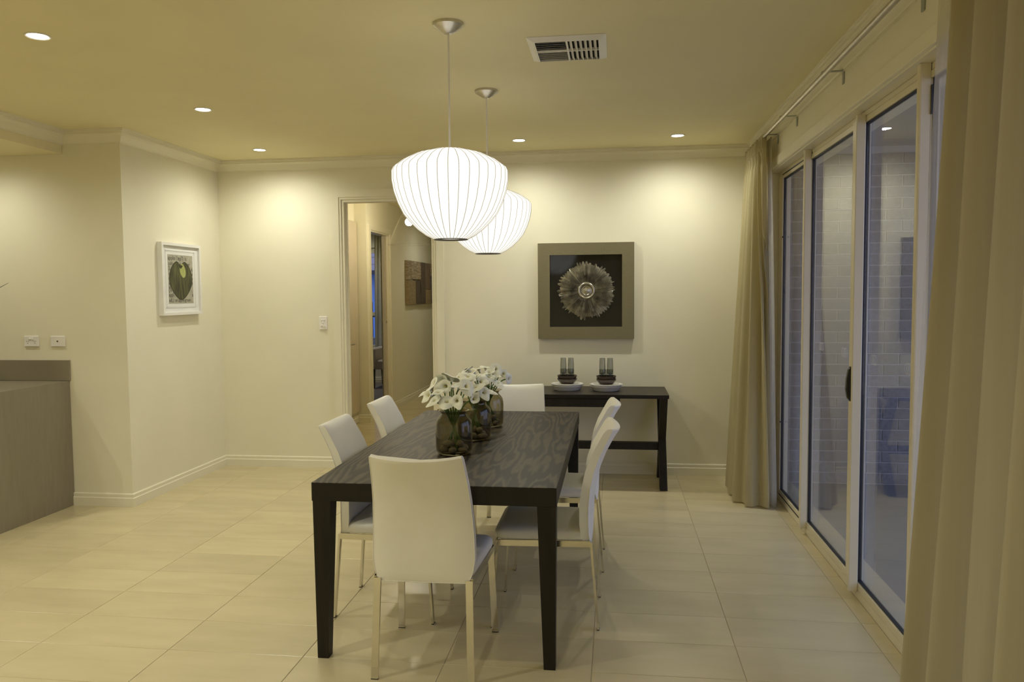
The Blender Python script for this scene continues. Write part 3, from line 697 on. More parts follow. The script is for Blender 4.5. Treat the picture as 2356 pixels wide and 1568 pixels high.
# spathe mesh, axis +Z, opening up, tip towards +X
def spathe_mesh(open_, k):
    b = MB(); nu, nv = 26, 14; rows = []
    for j in range(nv+1):
        v = j/nv; row = []
        for i in range(nu):
            u = i/(nu-1); th = -PI*1.08+u*2*PI*1.08; ct = math.cos(th); tip = max(0, ct)**4
            prof = .0048+0.0105*v+.0130*v**3                      # slender trumpet
            flare = (.010+.016*open_)*v**6*(1+.5*tip)            # rolled rim
            r = prof+flare; r *= 1+.05*v*math.sin(3*th+k)
            z = .060*v+.020*v**2*tip-.014*v*max(0, -ct)-(.010+.016*open_)*v**7*(1-.2*tip)
            if u > .5: r += .0035*(abs(u-.5)*2)**6
            row.append((r*ct+.010*v**8*max(0, ct)**14, r*math.sin(th)*(1-.12*v**6*tip), z+.004*v**8*max(0, ct)**14))
        rows.append(row)
    b.loft(rows, cap=False, closed=False)
    return b.mesh('spathe', PETAL, 'all')
SPM = [spathe_mesh(o_, k) for k, o_ in enumerate((.0, .4, .8, 1.2))]
sb = MB(); sb.tube([(0, 0, .006), (.001, 0, .028), (.002, 0, .040)], [.0028, .0032, .0016], 7); SPX = sb.mesh('spadix', SPADIX, 'all')
cb = MB(); cb.lathe([(.0040, -.014), (.0050, -.006), (.0056, .000), (.0060, .004), (.0064, .009)], 12, cap=False); CAL = cb.mesh('flower_base', STEM, 'all')
HEADS = [[(-.889, 3.66, 1.054), (-.866, 3.70, 1.078), (-.873, 3.60, 1.031), (-.835, 3.56, 1.017), (-.817, 3.57, 1.056), (-.795, 3.62, 1.074), (-.773, 3.56, 1.012), (-.723, 3.55, 1.014), (-.766, 3.66, 1.073), (-.79, 3.76, 1.10), (-.829, 3.74, 1.088), (-.731, 3.68, 1.067), (-.697, 3.67, 1.069), (-.650, 3.62, 1.017), (-.705, 3.74, 1.05)],
         [(-.808, 4.03, 1.078), (-.756, 4.0, 1.085), (-.71, 4.02, 1.079), (-.711, 3.98, 1.031), (-.643, 4.05, 1.004), (-.76, 4.12, 1.05), (-.669, 4.0, .998), (-.704, 4.12, 1.044), (-.79, 4.10, 1.06)],
         [(-.884, 4.5, 1.052), (-.842, 4.46, 1.073), (-.805, 4.42, 1.061), (-.747, 4.5, 1.087), (-.674, 4.44, 1.08), (-.705, 4.42, 1.061), (-.71, 4.4, 1.039), (-.664, 4.4, 1.039), (-.652, 4.4, 1.006), (-.601, 4.48, 1.018), (-.633, 4.5, 1.045), (-.793, 4.52, 1.072)]]
rnd = random.Random(11)
ORD = ['first', 'second', 'third', 'fourth', 'fifth', 'sixth', 'seventh', 'eighth']
def side_of(x, vx): return 'left side' if x < vx-.03 else ('right side' if x > vx+.03 else 'middle')
for vi, heads in enumerate(HEADS):
    vx, vy = VS[vi]
    for k, (hx_, hy_, hz_) in enumerate(heads):
        base = Vector((vx, vy, TZ+.0))
        head = Vector((hx_, hy_, hz_+.006)); neck = Vector((vx+(hx_-vx)*.30, vy+(hy_-vy)*.30, TZ+.205))
        lim = Vector((neck.x-vx, neck.y-vy, 0))
        if lim.length > .046: neck = Vector((vx, vy, neck.z))+lim.normalized()*.046
        foot = Vector((vx-(hx_-vx)*.42+rnd.uniform(-.015, .015), vy-(hy_-vy)*.42+rnd.uniform(-.015, .015), TZ+.016))
        fl_ = Vector((foot.x-vx, foot.y-vy, 0))
        if fl_.length > .062: foot = Vector((vx, vy, foot.z))+fl_.normalized()*.062
        out = Vector((hx_-vx, (hy_-vy)*.45, 0)); face = rnd.random() < .34
        d = (out*9+(Vector((0, -.95, .25)) if face else Vector((0, -.15, .85)))+Vector((rnd.uniform(-.3, .3), rnd.uniform(-.3, .3), rnd.uniform(-.15, .15)))).normalized()
        fb = head-d*.028                                     # base of the flower
        pts_ = []
        A_, B_, C_, D_ = neck, neck+(neck-foot).normalized()*.05, fb-d*.04, fb
        for s_ in range(5): pts_.append(foot.lerp(neck, s_/5))
        for s_ in range(9):
            q = s_/8; pts_.append(A_*(1-q)**3+B_*3*q*(1-q)**2+C_*3*q*q*(1-q)+D_*q**3)
        t = thing('calla_lily', '', 'flower', tuple(foot))
        side = side_of(hx_, vx); mates = sorted([h for h in heads if side_of(h[0], vx) == side], key=lambda h: -h[2]+h[0]*.001); rk = mates.index((hx_, hy_, hz_))
        rank = 'highest' if rk == 0 else ('lowest' if rk == len(mates)-1 else ORD[rk]+' highest')
        t['label'] = 'white calla lily on the %s of the %s vase, %s there' % (side, VN[vi], rank); t['group'] = 'calla lilies in the glass vases'
        MB().tube([p-foot for p in pts_], .0034, 6).build('stem', STEM, t, smooth='all')
        tip = Vector((out.x*6, -.3, -.6)) if rnd.random() < .6 else Vector((rnd.uniform(-1, 1), rnd.uniform(-1, 1), rnd.uniform(-.2, 1)))
        xa = (tip-d*tip.dot(d)).normalized(); ya = d.cross(xa)
        M3 = Matrix(((xa.x, ya.x, d.x), (xa.y, ya.y, d.y), (xa.z, ya.z, d.z))).to_4x4(); M3.translation = fb-foot
        s3 = bpy.data.objects.new('spathe', SPM[rnd.choice((0, 0, 1, 1, 2, 3) if k % 3 else (2, 3))]); C.objects.link(s3); s3.parent = t; s3.matrix_local = M3 @ Matrix.Scale(rnd.uniform(.60, .74), 4)
        for nm_, me_ in (('spadix', SPX), ('flower_base', CAL)):
            o2 = bpy.data.objects.new(nm_, me_); C.objects.link(o2); o2.parent = s3

# ------------------------------------------------------------------ console table and tableware
KX0, KX1, KY0, KY1 = -1.09, .414, 6.006, 6.553
t = thing('console_table', 'dark wood console table with crossed end legs against the back wall', 'console table', ((KX0+KX1)/2, (KY0+KY1)/2, 0))
kx, ky = (KX1-KX0)/2, (KY1-KY0)/2
MB().box((-kx, -ky, .709), (kx, ky, TZ-.007), .001).build('console_top', CWOOD, t)
cxx = (KX0+KX1)/2
bd = MB().box((-.385, -ky+.012, .640), (.045-cxx, ky-.02, .7085), .001).build('drawer_box', TWOOD, t)
for s0, s1 in ((-.380, .045-cxx-.005),):
    MB().box((s0, -ky+.006, .643), (s1, -ky+.0115, .702), .001).build('drawer_front', TWOOD, bd)
def beam(b, p, q, w, x0, x1):   # plank in the y-z plane between p and q
    (ya, za), (yb, zb) = p, q; b.prism([(ya-w, za), (ya+w, za), (yb+w, zb), (yb-w, zb)], x0, x1, Matrix(((0, 0, 1, 0), (1, 0, 0, 0), (0, 1, 0, 0), (0, 0, 0, 1))))
for s_ in (-1, 1):
    xo = s_*(kx-.008); xi = s_*(kx-.066); xa_, xb_ = min(xo, xi), max(xo, xi); xm = (xa_+xb_)/2
    b = MB(); beam(b, (-ky+.05, 0), (ky-.06, .7085), .042, xa_, xb_); b.build('crossed_leg', TWOOD, t)
    b = MB(); beam(b, (ky-.06, 0), (-ky+.05, .7085), .042, xa_+.001, xb_-.001); b.build('crossed_leg', TWOOD, t)
MB().box((-kx+.062, -.035, .27), (kx-.062, .035, .325), .001).build('stretcher', TWOOD, t)

def plate_stack(x, y, side):
    z = TZ-.0065; gl = 'tableware stacked on the console table'
    w = ' in the %s stack on the console' % side
    def th(nm, prof, m, lab, cat, dx=0, dy=0, dz=0, grp=None):
        o_ = MB().lathe(prof, 48, cap=False).build(nm, m, None, (x+dx, y+dy, z+dz), smooth=True); return tag(o_, lab, cat, grp)
    p1 = [(.0005, 0), (.098, 0), (.104, .004), (.120, .030), (.131, .036), (.1315, .039), (.119, .034), (.101, .008), (.0005, .006)]
    th('dinner_plate', p1, PLATE, 'white deep-rimmed plate, bottom one'+w, 'plate', grp='white plates on the console')
    th('dinner_plate', p1, PLATE, 'white deep-rimmed plate, second from the bottom'+w, 'plate', dz=.0125, grp='white plates on the console')
    th('side_plate', [(.0005, 0), (.07, 0), (.103, .010), (.1055, .013), (.101, .013), (.07, .004), (.0005, .004)], PLATE, 'smaller pale plate under the bowls'+w, 'plate', dz=.042, grp='white plates on the console')
    bw = [(.0005, 0), (.045, 0), (.050, .003), (.066, .018), (.077, .034), (.080, .044), (.080, .0475), (.0765, .0475), (.073, .036), (.060, .018), (.046, .007), (.0005, .006)]
    th('bowl', bw, BROWN, 'dark brown glazed bowl, lower one'+w, 'bowl', dz=.0465, grp='brown bowls on the console')
    th('bowl', bw, BROWN, 'dark brown glazed bowl, upper one holding glasses'+w, 'bowl', dz=.0705, grp='brown bowls on the console')
    for s_, sn in ((-1, 'left'), (1, 'right')):
        zz = .0705+.032
        tb = thing('tumbler', 'short grey-green glass tumbler, %s one in the bowl%s' % (sn, w), 'glass', (x+s_*.0285, y, z+zz), 0, 'short tumblers on the console')
        MB().lathe([(.0005, 0), (.024, 0), (.0268, .004), (.0275, .022), (.0005, .022)], 30, cap=False).build('thick_base', TEALD, tb, smooth=True)
        MB().lathe([(.0278, .0225), (.0280, .05), (.0275, .066), (.0265, .066), (.0270, .05), (.0268, .0225)], 30, cap=False).build('tumbler_wall', TEAL, tb, smooth=True)
        tt = thing('tall_glass', 'tall slim grey-green glass, %s of the pair%s' % (sn, w), 'glass', (x+s_*.0305, y, z+zz+.0175+.0055), 0, 'tall glasses on the console')
        MB().lathe([(.0005, 0), (.010, .001), (.019, .007), (.0225, .016), (.0005, .014)], 26, cap=False).build('thick_base', TEALD, tt, smooth=True)
        MB().lathe([(.0225, .0165), (.0248, .045), (.0245, .080), (.0215, .133), (.0203, .133), (.0232, .080), (.0236, .045), (.0213, .0165)], 26, cap=False).build('glass_wall', TEAL, tt, smooth=True)
plate_stack(-.375, 6.30, 'left'); plate_stack(-.062, 6.275, 'right')

# ------------------------------------------------------------------ framed sunburst on the back wall
AX0, AX1, AZ0, AZ1, AY = -.630, .165, 1.134, 1.932, YB-.001
acx, acz = (AX0+AX1)/2, (AZ0+AZ1)/2; ahw = (AX1-AX0)/2; inn = .2985
t = thing('framed_sunburst', 'silver sunburst disc on black in a wide champagne square frame', 'wall art', (acx, AY, acz))
def flatframe(b, ho, hi, y0, y1):
    o_ = [(-ho, -ho), (ho, -ho), (ho, ho), (-ho, ho)]; i_ = [(-hi, -hi), (hi, -hi), (hi, hi), (-hi, hi)]
    for k in range(4):
        P = [o_[k], o_[(k+1) % 4], i_[(k+1) % 4], i_[k]]
        b.add([(x, y0, z) for x, z in P]+[(x, y1, z) for x, z in P], [(0, 1, 2, 3), (4, 5, 6, 7), (0, 1, 5, 4), (1, 2, 6, 5), (2, 3, 7, 6), (3, 0, 4, 7)])
    return b
o1, i1 = [(-ahw, -ahw), (ahw, -ahw), (ahw, ahw), (-ahw, ahw)], [(-inn, -inn), (inn, -inn), (inn, inn), (-inn, inn)]
for k in range(4):
    P = [o1[k], o1[(k+1) % 4], i1[(k+1) % 4], i1[k]]
    MB().add([(x, -.040, z) for x, z in P]+[(x, 0, z) for x, z in P], [(0, 1, 2, 3), (4, 5, 6, 7), (0, 1, 5, 4), (1, 2, 6, 5), (2, 3, 7, 6), (3, 0, 4, 7)]).build('frame_rail', TAUPE, t)
MB().box((-inn+.0005, -.012, -inn+.0005), (inn-.0005, -.002, inn-.0005)).build('black_panel', BLKGL, t)
# sunburst: pleated disc with a ragged edge
rs = random.Random(3); NS = 360; edge = []
lob = []
a = 0
while a < 2*PI:
    w = rs.uniform(.055, .15); lob.append((a, w, rs.uniform(.218, .247))); a += w
for i in range(NS):
    th = 2*PI*i/NS; R = .215
    for a, w, r in lob:
        dd = (th-a-w/2+PI) % (2*PI)-PI
        q = abs(dd)/(w*.42)
        if q < 1: R = max(R, .216+(r-.216)*math.sqrt(1-q*q))
    edge.append(R)
jit = [rs.uniform(.35, 1) for _ in range(NS)]
rings = []
for v in (.072, .10, .13, .165, .20, 1):
    ring = []
    for i in range(NS):
        th = 2*PI*i/NS; R = edge[i] if v == 1 else min(v, edge[i]-.008)
        amp = .0042*min(1, (R-.05)/.06)*jit[i]
        rdg = amp*(1 if i % 2 else -1)
        dep = .016+.012*math.sin(min(1, (R-.06)/.16)*PI)+rdg
        ring.append((R*math.cos(th), -.014-dep, R*math.sin(th)))
    rings.append(ring)
sbd = MB(); sbd.loft(rings, cap=False); sbd.build('sunburst_disc', SILVER, t, (.006, 0, .002), smooth=False)
ms = MB(); ms.lathe([(.050, -.030), (.052, -.044), (.060, -.050), (.068, -.046), (.073, -.034), (.074, -.024)], 48, (.006, 0, .002), 'y', cap=False); ms.build('centre_ring', SILV2, t, smooth='all')
ms = MB(); ms.lathe([(.0005, -.038), (.018, -.037), (.030, -.030), (.034, -.033), (.042, -.032), (.051, -.026)], 48, (.006, 0, .002), 'y', cap=False); ms.build('centre_boss', SILVER, t, smooth=True)
MB().box((-inn+.0005, -.0385, -inn+.0005), (inn-.0005, -.0372, inn-.0005)).v
g_ = MB().add([(-inn+.001, -.039, -inn+.001), (inn-.001, -.039, -inn+.001), (inn-.001, -.039, inn-.001), (-inn+.001, -.039, inn-.001)], [(0, 1, 2, 3)])

# ------------------------------------------------------------------ framed apple print on the left wall
PX = XL+.0008; py0, py1, pz0, pz1 = 5.612, 6.178, 1.369, 1.934
t = thing('framed_print', 'white framed print of a green apple over dictionary text', 'picture', (PX, (py0+py1)/2, (pz0+pz1)/2))
hy_, hz_ = (py1-py0)/2, (pz1-pz0)/2
fo = [(-hy_, -hz_), (hy_, -hz_), (hy_, hz_), (-hy_, hz_)]; fi = [(-hy_+.022, -hz_+.022), (hy_-.022, -hz_+.022), (hy_-.022, hz_-.022), (-hy_+.022, hz_-.022)]
for k in range(4):
    P = [fo[k], fo[(k+1) % 4], fi[(k+1) % 4], fi[k]]
    MB().add([(0, y, z) for y, z in P]+[(.040, y, z) for y, z in P], [(0, 1, 2, 3), (4, 5, 6, 7), (0, 1, 5, 4), (1, 2, 6, 5), (2, 3, 7, 6), (3, 0, 4, 7)]).build('frame_rail', FRAMEW, t)
def yzbox(a, c, x0, x1): return MB().box((x0, a[0], a[1]), (x1, c[0], c[1]))
yzbox((-hy_+.022, -hz_+.022), (hy_-.022, hz_-.022), .002, .022).build('mat_board', MATB, t)
prw, prh = .180, .192   # half sizes of the print opening
b = MB()
for k, (e_, x_) in enumerate(((.034, .0245), (.026, .0235))):
    for a, c in (((-prw-e_, prh+e_-.004), (prw+e_, prh+e_)), ((-prw-e_, -prh-e_), (prw+e_, -prh-e_+.004)), ((-prw-e_, -prh-e_), (-prw-e_+.004, prh+e_)), ((prw+e_-.004, -prh-e_), (prw+e_, prh+e_))): b.box((.0221, a[0], a[1]), (x_, c[0], c[1]))
b.build('mat_border', MATB, t)
prt = yzbox((-prw, -prh), (prw, prh), .0221, .0232).build('printed_sheet', PAPER, t)
def text_mesh(lines):
    b = MB(); dg = None
    for s_, y, z, size, align in lines:
        cu = bpy.data.curves.new('t', 'FONT'); cu.body = s_; cu.size = size; cu.align_x = align; cu.resolution_u = 2; cu.offset = size*.018
        o_ = bpy.data.objects.new('t', cu); C.objects.link(o_); bpy.context.view_layer.update()
        me = bpy.data.meshes.new_from_object(o_.evaluated_get(bpy.context.evaluated_depsgraph_get()))
        b.add([(.0234, y+v.co.x*1.0, z+v.co.y) for v in me.vertices], [tuple(p.vertices) for p in me.polygons])
        bpy.data.objects.remove(o_); bpy.data.curves.remove(cu); bpy.data.meshes.remove(me)
    return b
tl = [("apple ('\u00e6p'l) n.", -.179, .150, .047, 'LEFT'), ('cultivated in temper', -.176, .109, .0385, 'LEFT'), ('2.', -.172, .070, .044, 'LEFT'), ('is', .177, .068, .044, 'RIGHT'),
      ('o', -.172, .030, .040, 'LEFT'), ('a', -.172, -.006, .040, 'LEFT'), ('e', -.172, -.046, .040, 'LEFT'), ('e.', -.172, -.076, .040, 'LEFT'), ('y', .177, .030, .040, 'RIGHT'), ('v', .177, -.006, .040, 'RIGHT'), ('e', .177, -.042, .040, 'RIGHT'),
      ('[o', -.175, -.098, .044, 'LEFT'), ('appl', -.178, -.138, .044, 'LEFT'), ('a', .177, -.138, .044, 'RIGHT'), ('adj.): an apple-green', -.177, -.178, .0385, 'LEFT')]
tm = text_mesh(tl).build('printed_text', INK, prt, fix=False)
# apple: printed shape with painted streaks and a light patch
APM = new_mat('apple_print'); n = APM.node_tree.nodes; L = APM.node_tree.links
out = n.new('ShaderNodeOutputMaterial'); p = n.new('ShaderNodeBsdfPrincipled'); p.inputs['Roughness'].default_value = .8; L.new(p.outputs[0], out.inputs[0])
tcn = n.new('ShaderNodeTexCoord'); mp = n.new('ShaderNodeMapping'); mp.inputs['Scale'].default_value = (1, 26, 4); L.new(tcn.outputs['Object'], mp.inputs[0])
ns = n.new('ShaderNodeTexNoise'); ns.inputs['Scale'].default_value = 1.6; ns.inputs['Detail'].default_value = 5; L.new(mp.outputs[0], ns.inputs[0])
r = n.new('ShaderNodeValToRGB'); e = r.color_ramp.elements; e[0].position = .38; e[1].position = .66; e[0].color = (.050, .050, .024, 1); e[1].color = (.125, .125, .045, 1); L.new(ns.outputs[0], r.inputs[0]); L.new(r.outputs[0], p.inputs['Base Color'])
APY = mat('apple_light_patch', (.34, .37, .11), .8, col2=(.44, .46, .16), scale=20)
APD = mat('apple_dark_edge', (.038, .036, .018), .8, col2=(.06, .058, .026), scale=30)
def apple(k):
    o_ = []
    for i in range(72):
        a_ = 2*PI*i/72; x = math.sin(a_); y = math.cos(a_)
        r_ = .166*k; yy = y*.160*k+.006; dip = .040*math.exp(-(x/.22)**2) if y > 0 else 0
        wv = (1.02 if y > -.1 else 1.02-.34*((-y-.1)/.9)**1.4)
        o_.append((x*r_*wv, yy-dip-.012))
    return o_
def printed(pl, x_, m, nm, par): return MB().add([(x_, a, c) for a, c in pl], [tuple(range(len(pl)))]).build(nm, m, par, fix=False)
def fan(pl, x_, m, nm, par):
    cy_ = sum(a for a, c in pl)/len(pl); cz_ = sum(c for a, c in pl)/len(pl)-.0
    return MB().add([(x_, cy_, cz_)]+[(x_, a, c) for a, c in pl], [(0, 1+i, 1+(i+1) % len(pl)) for i in range(len(pl))]).build(nm, m, par, fix=False)
ap = fan(apple(1.0), .0237, APD, 'printed_apple', prt)
fan([(a*.93, c*.94) for a, c in apple(1.0)], .0240, APM, 'apple_skin', prt)
fan([(.028+.042*math.cos(q)*(1 if True else 1)-.018*math.sin(q)*.6, .068+.055*math.sin(q)) for q in [2*PI*i/40 for i in range(40)]], .0243, APY, 'apple_light_patch', prt)
fan([(-.035, .120), (-.02, .095), (0, .082), (.018, .094), (.036, .112), (.02, .104), (.004, .118), (-.012, .104)], .0244, APD, 'apple_hollow', prt)

# ------------------------------------------------------------------ hall artwork of wood blocks
t = thing('wood_block_art', 'patchwork of reclaimed timber blocks hung on the hall wall', 'wall art', (XH+.0155, 10.66, 1.372))
WD = [mat('old_wood_a', (.22, .16, .09), .7, col2=(.42, .34, .22), scale=9, stretch=(1, 1, 6), bump=.4), mat('old_wood_b', (.07, .048, .03), .7, col2=(.15, .11, .075), scale=14, stretch=(1, 7, 1), bump=.4),
      mat('old_wood_c', (.14, .10, .065), .7, col2=(.26, .19, .12), scale=14, stretch=(1, 8, .7), bump=.4), mat('old_wood_d', (.26, .19, .09), .7, col2=(.36, .27, .14), scale=10, stretch=(1, 1, 9), bump=.6), mat('old_wood_e', (.08, .06, .07), .7, col2=(.17, .14, .16), scale=10, stretch=(1, 1, 9), bump=.6)]
for (a, z0, c, z1, dpt, mi) in [(0, .35, .16, .62, .045, 0), (.165, .36, .72, .62, .05, 0), (0, 0, .42, .345, .045, 3), (.425, 0, .72, .355, .04, 1), (.725, 0, 1.0, .62, .05, 1), (1.005, .22, 1.35, .62, .042, 2), (1.005, 0, 1.35, .215, .05, 3), (1.355, .44, 1.95, .62, .045, 0), (1.355, 0, 1.95, .435, .045, 4)]:
    MB().box((0, a, z0), (dpt, c, z1), .003).build('timber_block', WD[mi], t)

# ------------------------------------------------------------------ wall plates
t = thing('light_switch', 'white vertical switch plate with round buttons left of the doorway', 'switch', (-2.517, YB-.0005, 1.274))
MB().box((-.036, -.009, -.058), (.036, 0, .058), .003).build('plate', WHITE, t)
for x, z in ((-.012, .026), (.012, .026), (0, .002), (-.010, -.022)): MB().lathe([(.0075, -.008), (.0075, -.014), (.004, -.016), (.0003, -.016)], 16, (x, 0, z), 'y', cap=False).build('button', WHITE, t, smooth=True)
MB().lathe([(.011, -.008), (.010, -.024), (.0003, -.025)], 20, (.012, 0, -.026), 'y', cap=False).build('dimmer_knob', WHITE, t, smooth=True)
t = thing('power_outlet', 'white double power outlet on the kitchen wall above the bench', 'power outlet', (-4.202, YK-.0005, 1.199))
MB().box((-.058, -.009, -.039), (.058, 0, .039), .003).build('plate', WHITE, t)
for x in (-.010, .010): MB().lathe([(.0085, -.008), (.0085, -.013), (.004, -.015), (.0003, -.015)], 16, (x, 0, .018), 'y', cap=False).build('switch_button', WHITE, t, smooth=True)
for x in (-.029, .029):
    b = MB(); b.box((x-.008, -.0094, -.004), (x-.005, -.0088, .004)); b.box((x+.005, -.0094, -.004), (x+.008, -.0088, .004)); b.box((x-.0015, -.0094, -.018), (x+.0015, -.0088, -.010)); b.build('socket_slots', DARKV, t)
t = thing('aerial_outlet', 'white wall plate with one small socket, right of the double power outlet', 'wall plate', (-3.993, YK-.0005, 1.199))
MB().box((-.056, -.009, -.039), (.056, 0, .039), .003).build('plate', WHITE, t)
MB().lathe([(.005, -.0085), (.005, -.013), (.002, -.013), (.0003, -.010)], 14, (0, 0, 0), 'y', cap=False).build('socket', BROWN, t, smooth=True)

# ------------------------------------------------------------------ curtains and rod
def smooth_path(P, n):
    out = []
    m = len(P)-1
    for i in range(n):
        u = i/(n-1)*m; k = min(int(u), m-1); f = u-k
        p0, p1, p2, p3 = P[max(k-1, 0)], P[k], P[k+1], P[min(k+2, m)]
        out.append(tuple(.5*((2*b_)+(-a_+c_)*f+(2*a_-5*b_+4*c_-d_)*f*f+(-a_+3*b_-3*c_+d_)*f**3) for a_, b_, c_, d_ in zip(p0, p1, p2, p3)))
    return out
def curtain(name, label, top, bot, zt, zb, nf, at, ab, m, n=260, rows=26, ph=0, hem=True, grow=.8, parent=None, seed=1):
    rr = random.Random(seed); T, B_ = smooth_path(top, n), smooth_path(bot, n)
    jit = [rr.uniform(.75, 1.25) for _ in range(nf+3)]; pj = [rr.uniform(-.4, .4) for _ in range(nf+3)]
    rows_ = []
    for j in range(rows+1):
        v = j/rows; g = v**grow; row = []
        base = [(T[i][0]*(1-g)+B_[i][0]*g, T[i][1]*(1-g)+B_[i][1]*g) for i in range(n)]
        for i in range(n):
            u = i/(n-1); a = base[max(i-1, 0)]; c = base[min(i+1, n-1)]; dx, dy = c[0]-a[0], c[1]-a[1]; l = math.hypot(dx, dy) or 1
            nx, ny = -dy/l, dx/l; k = int(u*nf); amp = (at*(1-g)+ab*g)*jit[k]
            w = math.sin(2*PI*nf*u+ph+pj[k]*math.sin(PI*(u*nf-k)))
            if v < .07: w = math.sin(2*PI*nf*u*2+ph)*.7                     # pinch pleats in the heading
            w += .18*math.sin(2*PI*nf*u*2.7+3*v+ph)*g
            row.append((base[i][0]+nx*w*amp, base[i][1]+ny*w*amp, zt+(zb-zt)*v))
        rows_.append(row)
    b = MB(); b.loft(rows_, cap=False, closed=False)
    ob = b.build(name, m, parent, smooth='all', fix=False)
    if hem:
        k0 = rows-1; hb = MB(); hz = zb+.085
        f_ = (hz-zb)/(zt-zb); vv = 1-f_; jj = int(vv*rows); r0 = rows_[jj]; r1 = rows_[jj+1]; q = vv*rows-jj
        line = [tuple(a*(1-q)+c*q for a, c in zip(r0[i], r1[i])) for i in range(0, n, 2)]
        hb.tube(line, .0012, 4); hb.build('hem_stitching', m, ob, smooth='all')
    return ob
cf = curtain('curtain', '', [(1.03, 6.375), (1.03, 6.20), (1.03, 6.0), (1.03, 5.83), (1.035, 5.665)], [(1.02, 6.43), (.92, 6.35), (.885, 6.15), (.878, 5.95), (.872, 5.77), (.92, 5.64), (1.02, 5.585), (1.085, 5.63), (1.105, 5.74), (1.10, 5.86)], 2.592, .012, 8, .020, .028, CURT, ph=.4, grow=.9, seed=5)
tag(cf, 'cream linen curtain gathered in the far corner beside the sliding door', 'curtain')
hd = curtain('heading_tape', '', [(1.022, 6.375), (1.022, 6.20), (1.022, 6.0), (1.022, 5.83), (1.027, 5.665)], [(1.022, 6.375), (1.022, 6.20), (1.022, 6.0), (1.022, 5.83), (1.027, 5.665)], 2.594, 2.50, 8, .020, .020, CURT, rows=3, hem=False, ph=.4, parent=cf, seed=5)
curtain('sheer_lining', '', [(1.075, 5.66), (1.08, 5.85), (1.08, 6.2)], [(1.110, 5.575), (1.120, 5.72), (1.115, 6.2)], 2.58, .015, 4, .008, .016, SHEER, ph=1.2, hem=False, grow=.9, parent=cf, seed=8)
cn = curtain('curtain', '', [(1.03, 2.50), (1.03, 2.3), (1.03, 2.0), (1.03, 1.7), (1.03, 1.45)], [(1.01, 2.67), (.99, 2.40), (.99, 2.05), (1.0, 1.7), (1.02, 1.30)], 2.60, .012, 6, .052, .078, CURT, ph=2.6, grow=1.0, seed=9)
tag(cn, 'cream linen curtain hanging in the right foreground at the edge of the picture', 'curtain')
curtain('sheer_lining', '', [(1.07, 2.83), (1.075, 2.5), (1.075, 2.0), (1.075, 1.45)], [(1.065, 3.01), (1.075, 2.6), (1.06, 2.0), (1.06, 1.3)], 2.60, .02, 6, .008, .010, SHEER, ph=.5, hem=False, grow=1.0, parent=cn, seed=3)
t = thing('curtain_rod', 'brushed metal curtain rod running under the right cornice', 'curtain rod', (1.03, 3.9, 2.583))
MB().tube([(0, -3.3, 0), (0, 2.50, 0)], .0135, 16).build('rod', STEEL, t, smooth=True)
GALV = mat('galvanised_bracket', (.42, .44, .40), .45, .8, scale=40)
for y in (-2.1, -.78, .235, 1.23, 1.80):
    b = MB(); b.box((-.006, y-.011, .016), (.094, y+.011, .020)); b.box((.094, y-.013, -.045), (.0985, y+.013, .021)); b.box((-.008, y-.011, .010), (.004, y+.011, .016))
    b.build('bracket', GALV, t)

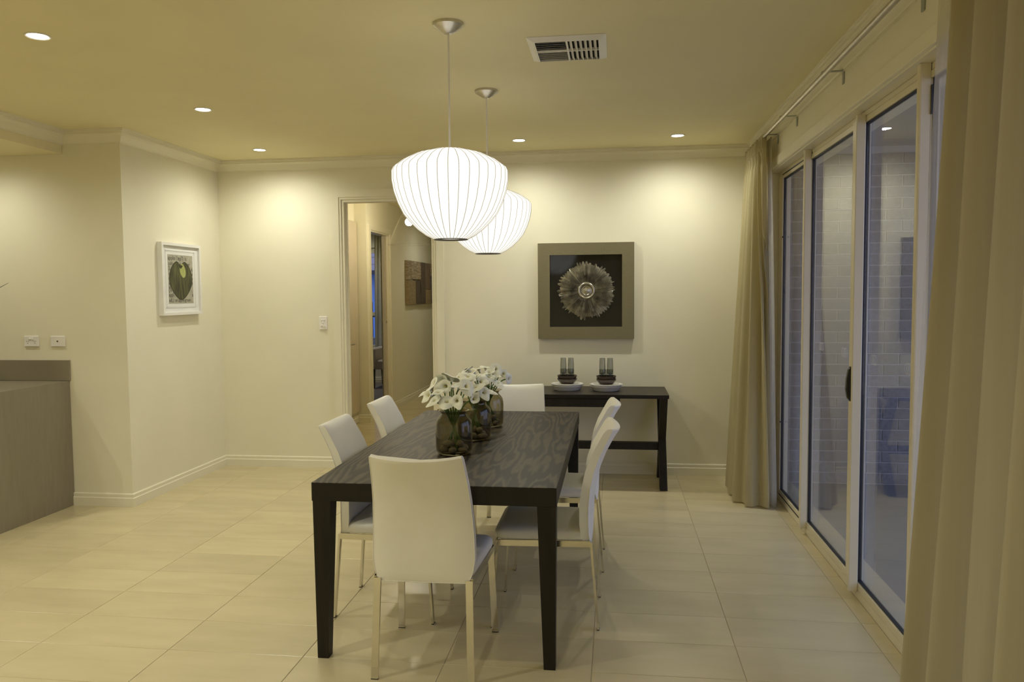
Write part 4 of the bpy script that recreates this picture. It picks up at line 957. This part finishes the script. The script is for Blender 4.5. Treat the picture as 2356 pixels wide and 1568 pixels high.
# ------------------------------------------------------------------ bedroom curtain and armchair
cb_ = curtain('curtain', '', [(-4.03, 12.98), (-3.85, 12.98), (-3.72, 12.98)], [(-4.05, 12.96), (-3.87, 12.96), (-3.70, 12.96)], 2.58, .60, 5, .02, .03, CURT, n=90, rows=10, hem=False, seed=2)
tag(cb_, 'cream curtain at the bedroom window seen through the hall', 'curtain')
t = thing('armchair', 'beige upholstered chair with dark legs in the far bedroom', 'armchair', (-3.55, 12.55, 0))
MB().box((-.36, -.32, .31), (.30, .30, .46), .02).build('seat', LINEN, t); MB().box((-.36, -.33, .35), (-.27, .30, .655), .02).build('arm', LINEN, t); MB().box((.24, -.33, .35), (.33, .30, .655), .02).build('arm', LINEN, t); MB().box((-.27, .20, .35), (.24, .34, .80), .03).build('backrest', LINEN, t)
for x in (-.32, .28):
    for y in (-.28, .26): MB().loft([[(x-.018, y-.018, 0), (x+.018, y-.018, 0), (x+.018, y+.018, 0), (x-.018, y+.018, 0)], [(x-.028, y-.028, .315), (x+.028, y-.028, .315), (x+.028, y+.028, .315), (x-.028, y+.028, .315)]]).build('leg', DWOOD, t)

# ------------------------------------------------------------------ plant on the bench, a leaf tip reaches into the picture
t = thing('potted_plant', 'plant with long arching leaves on the bench, one leaf tip in the picture', 'plant', (-4.44, 4.72, .9125))
MB().lathe([(.0005, 0), (.055, 0), (.075, .05), (.08, .14), (.06, .20), (.052, .20), (.07, .14), (.0005, .14)], 28, cap=False).build('pot', BROWN, t, smooth=True)
def leaf(pts_, w):
    P = smooth_path(pts_, 14); b = MB(); rows_ = []
    for i, p in enumerate(P):
        s_ = w*math.sin(PI*(i+.6)/(len(P)+.1))**.7; q = Vector(P[min(i+1, 13)])-Vector(P[max(i-1, 0)]); sd_ = q.cross(Vector((0, 0, 1))); sd_ = sd_.normalized() if sd_.length > 1e-4 else Vector((1, 0, 0))
        c = Vector(p); rows_.append([c-sd_*s_, c-Vector((0, 0, s_*.3)), c+sd_*s_])
    b.loft(rows_, cap=False, closed=False); return b
rl = random.Random(4)
leaf([(0, 0, .15), (.06, .01, .40), (.18, .02, .58), (.33, .025, .645), (.452, .03, .7025)], .010).build('leaf', LEAF, t, smooth='all')
for k in range(16):
    a_ = 2*PI*k/16+rl.uniform(-.2, .2); hgt = rl.uniform(.35, .60); rad = rl.uniform(.15, .30)
    if math.cos(a_) > 0: rad = min(rad, .235)
    ys = .75
    leaf([(0, 0, .15), (rad*.2*math.cos(a_), rad*.2*math.sin(a_)*ys, hgt*.6), (rad*.55*math.cos(a_), rad*.55*math.sin(a_)*ys, hgt*.95), (rad*math.cos(a_), rad*math.sin(a_)*ys, hgt*.85)], .012).build('leaf', LEAF, t, smooth='all')
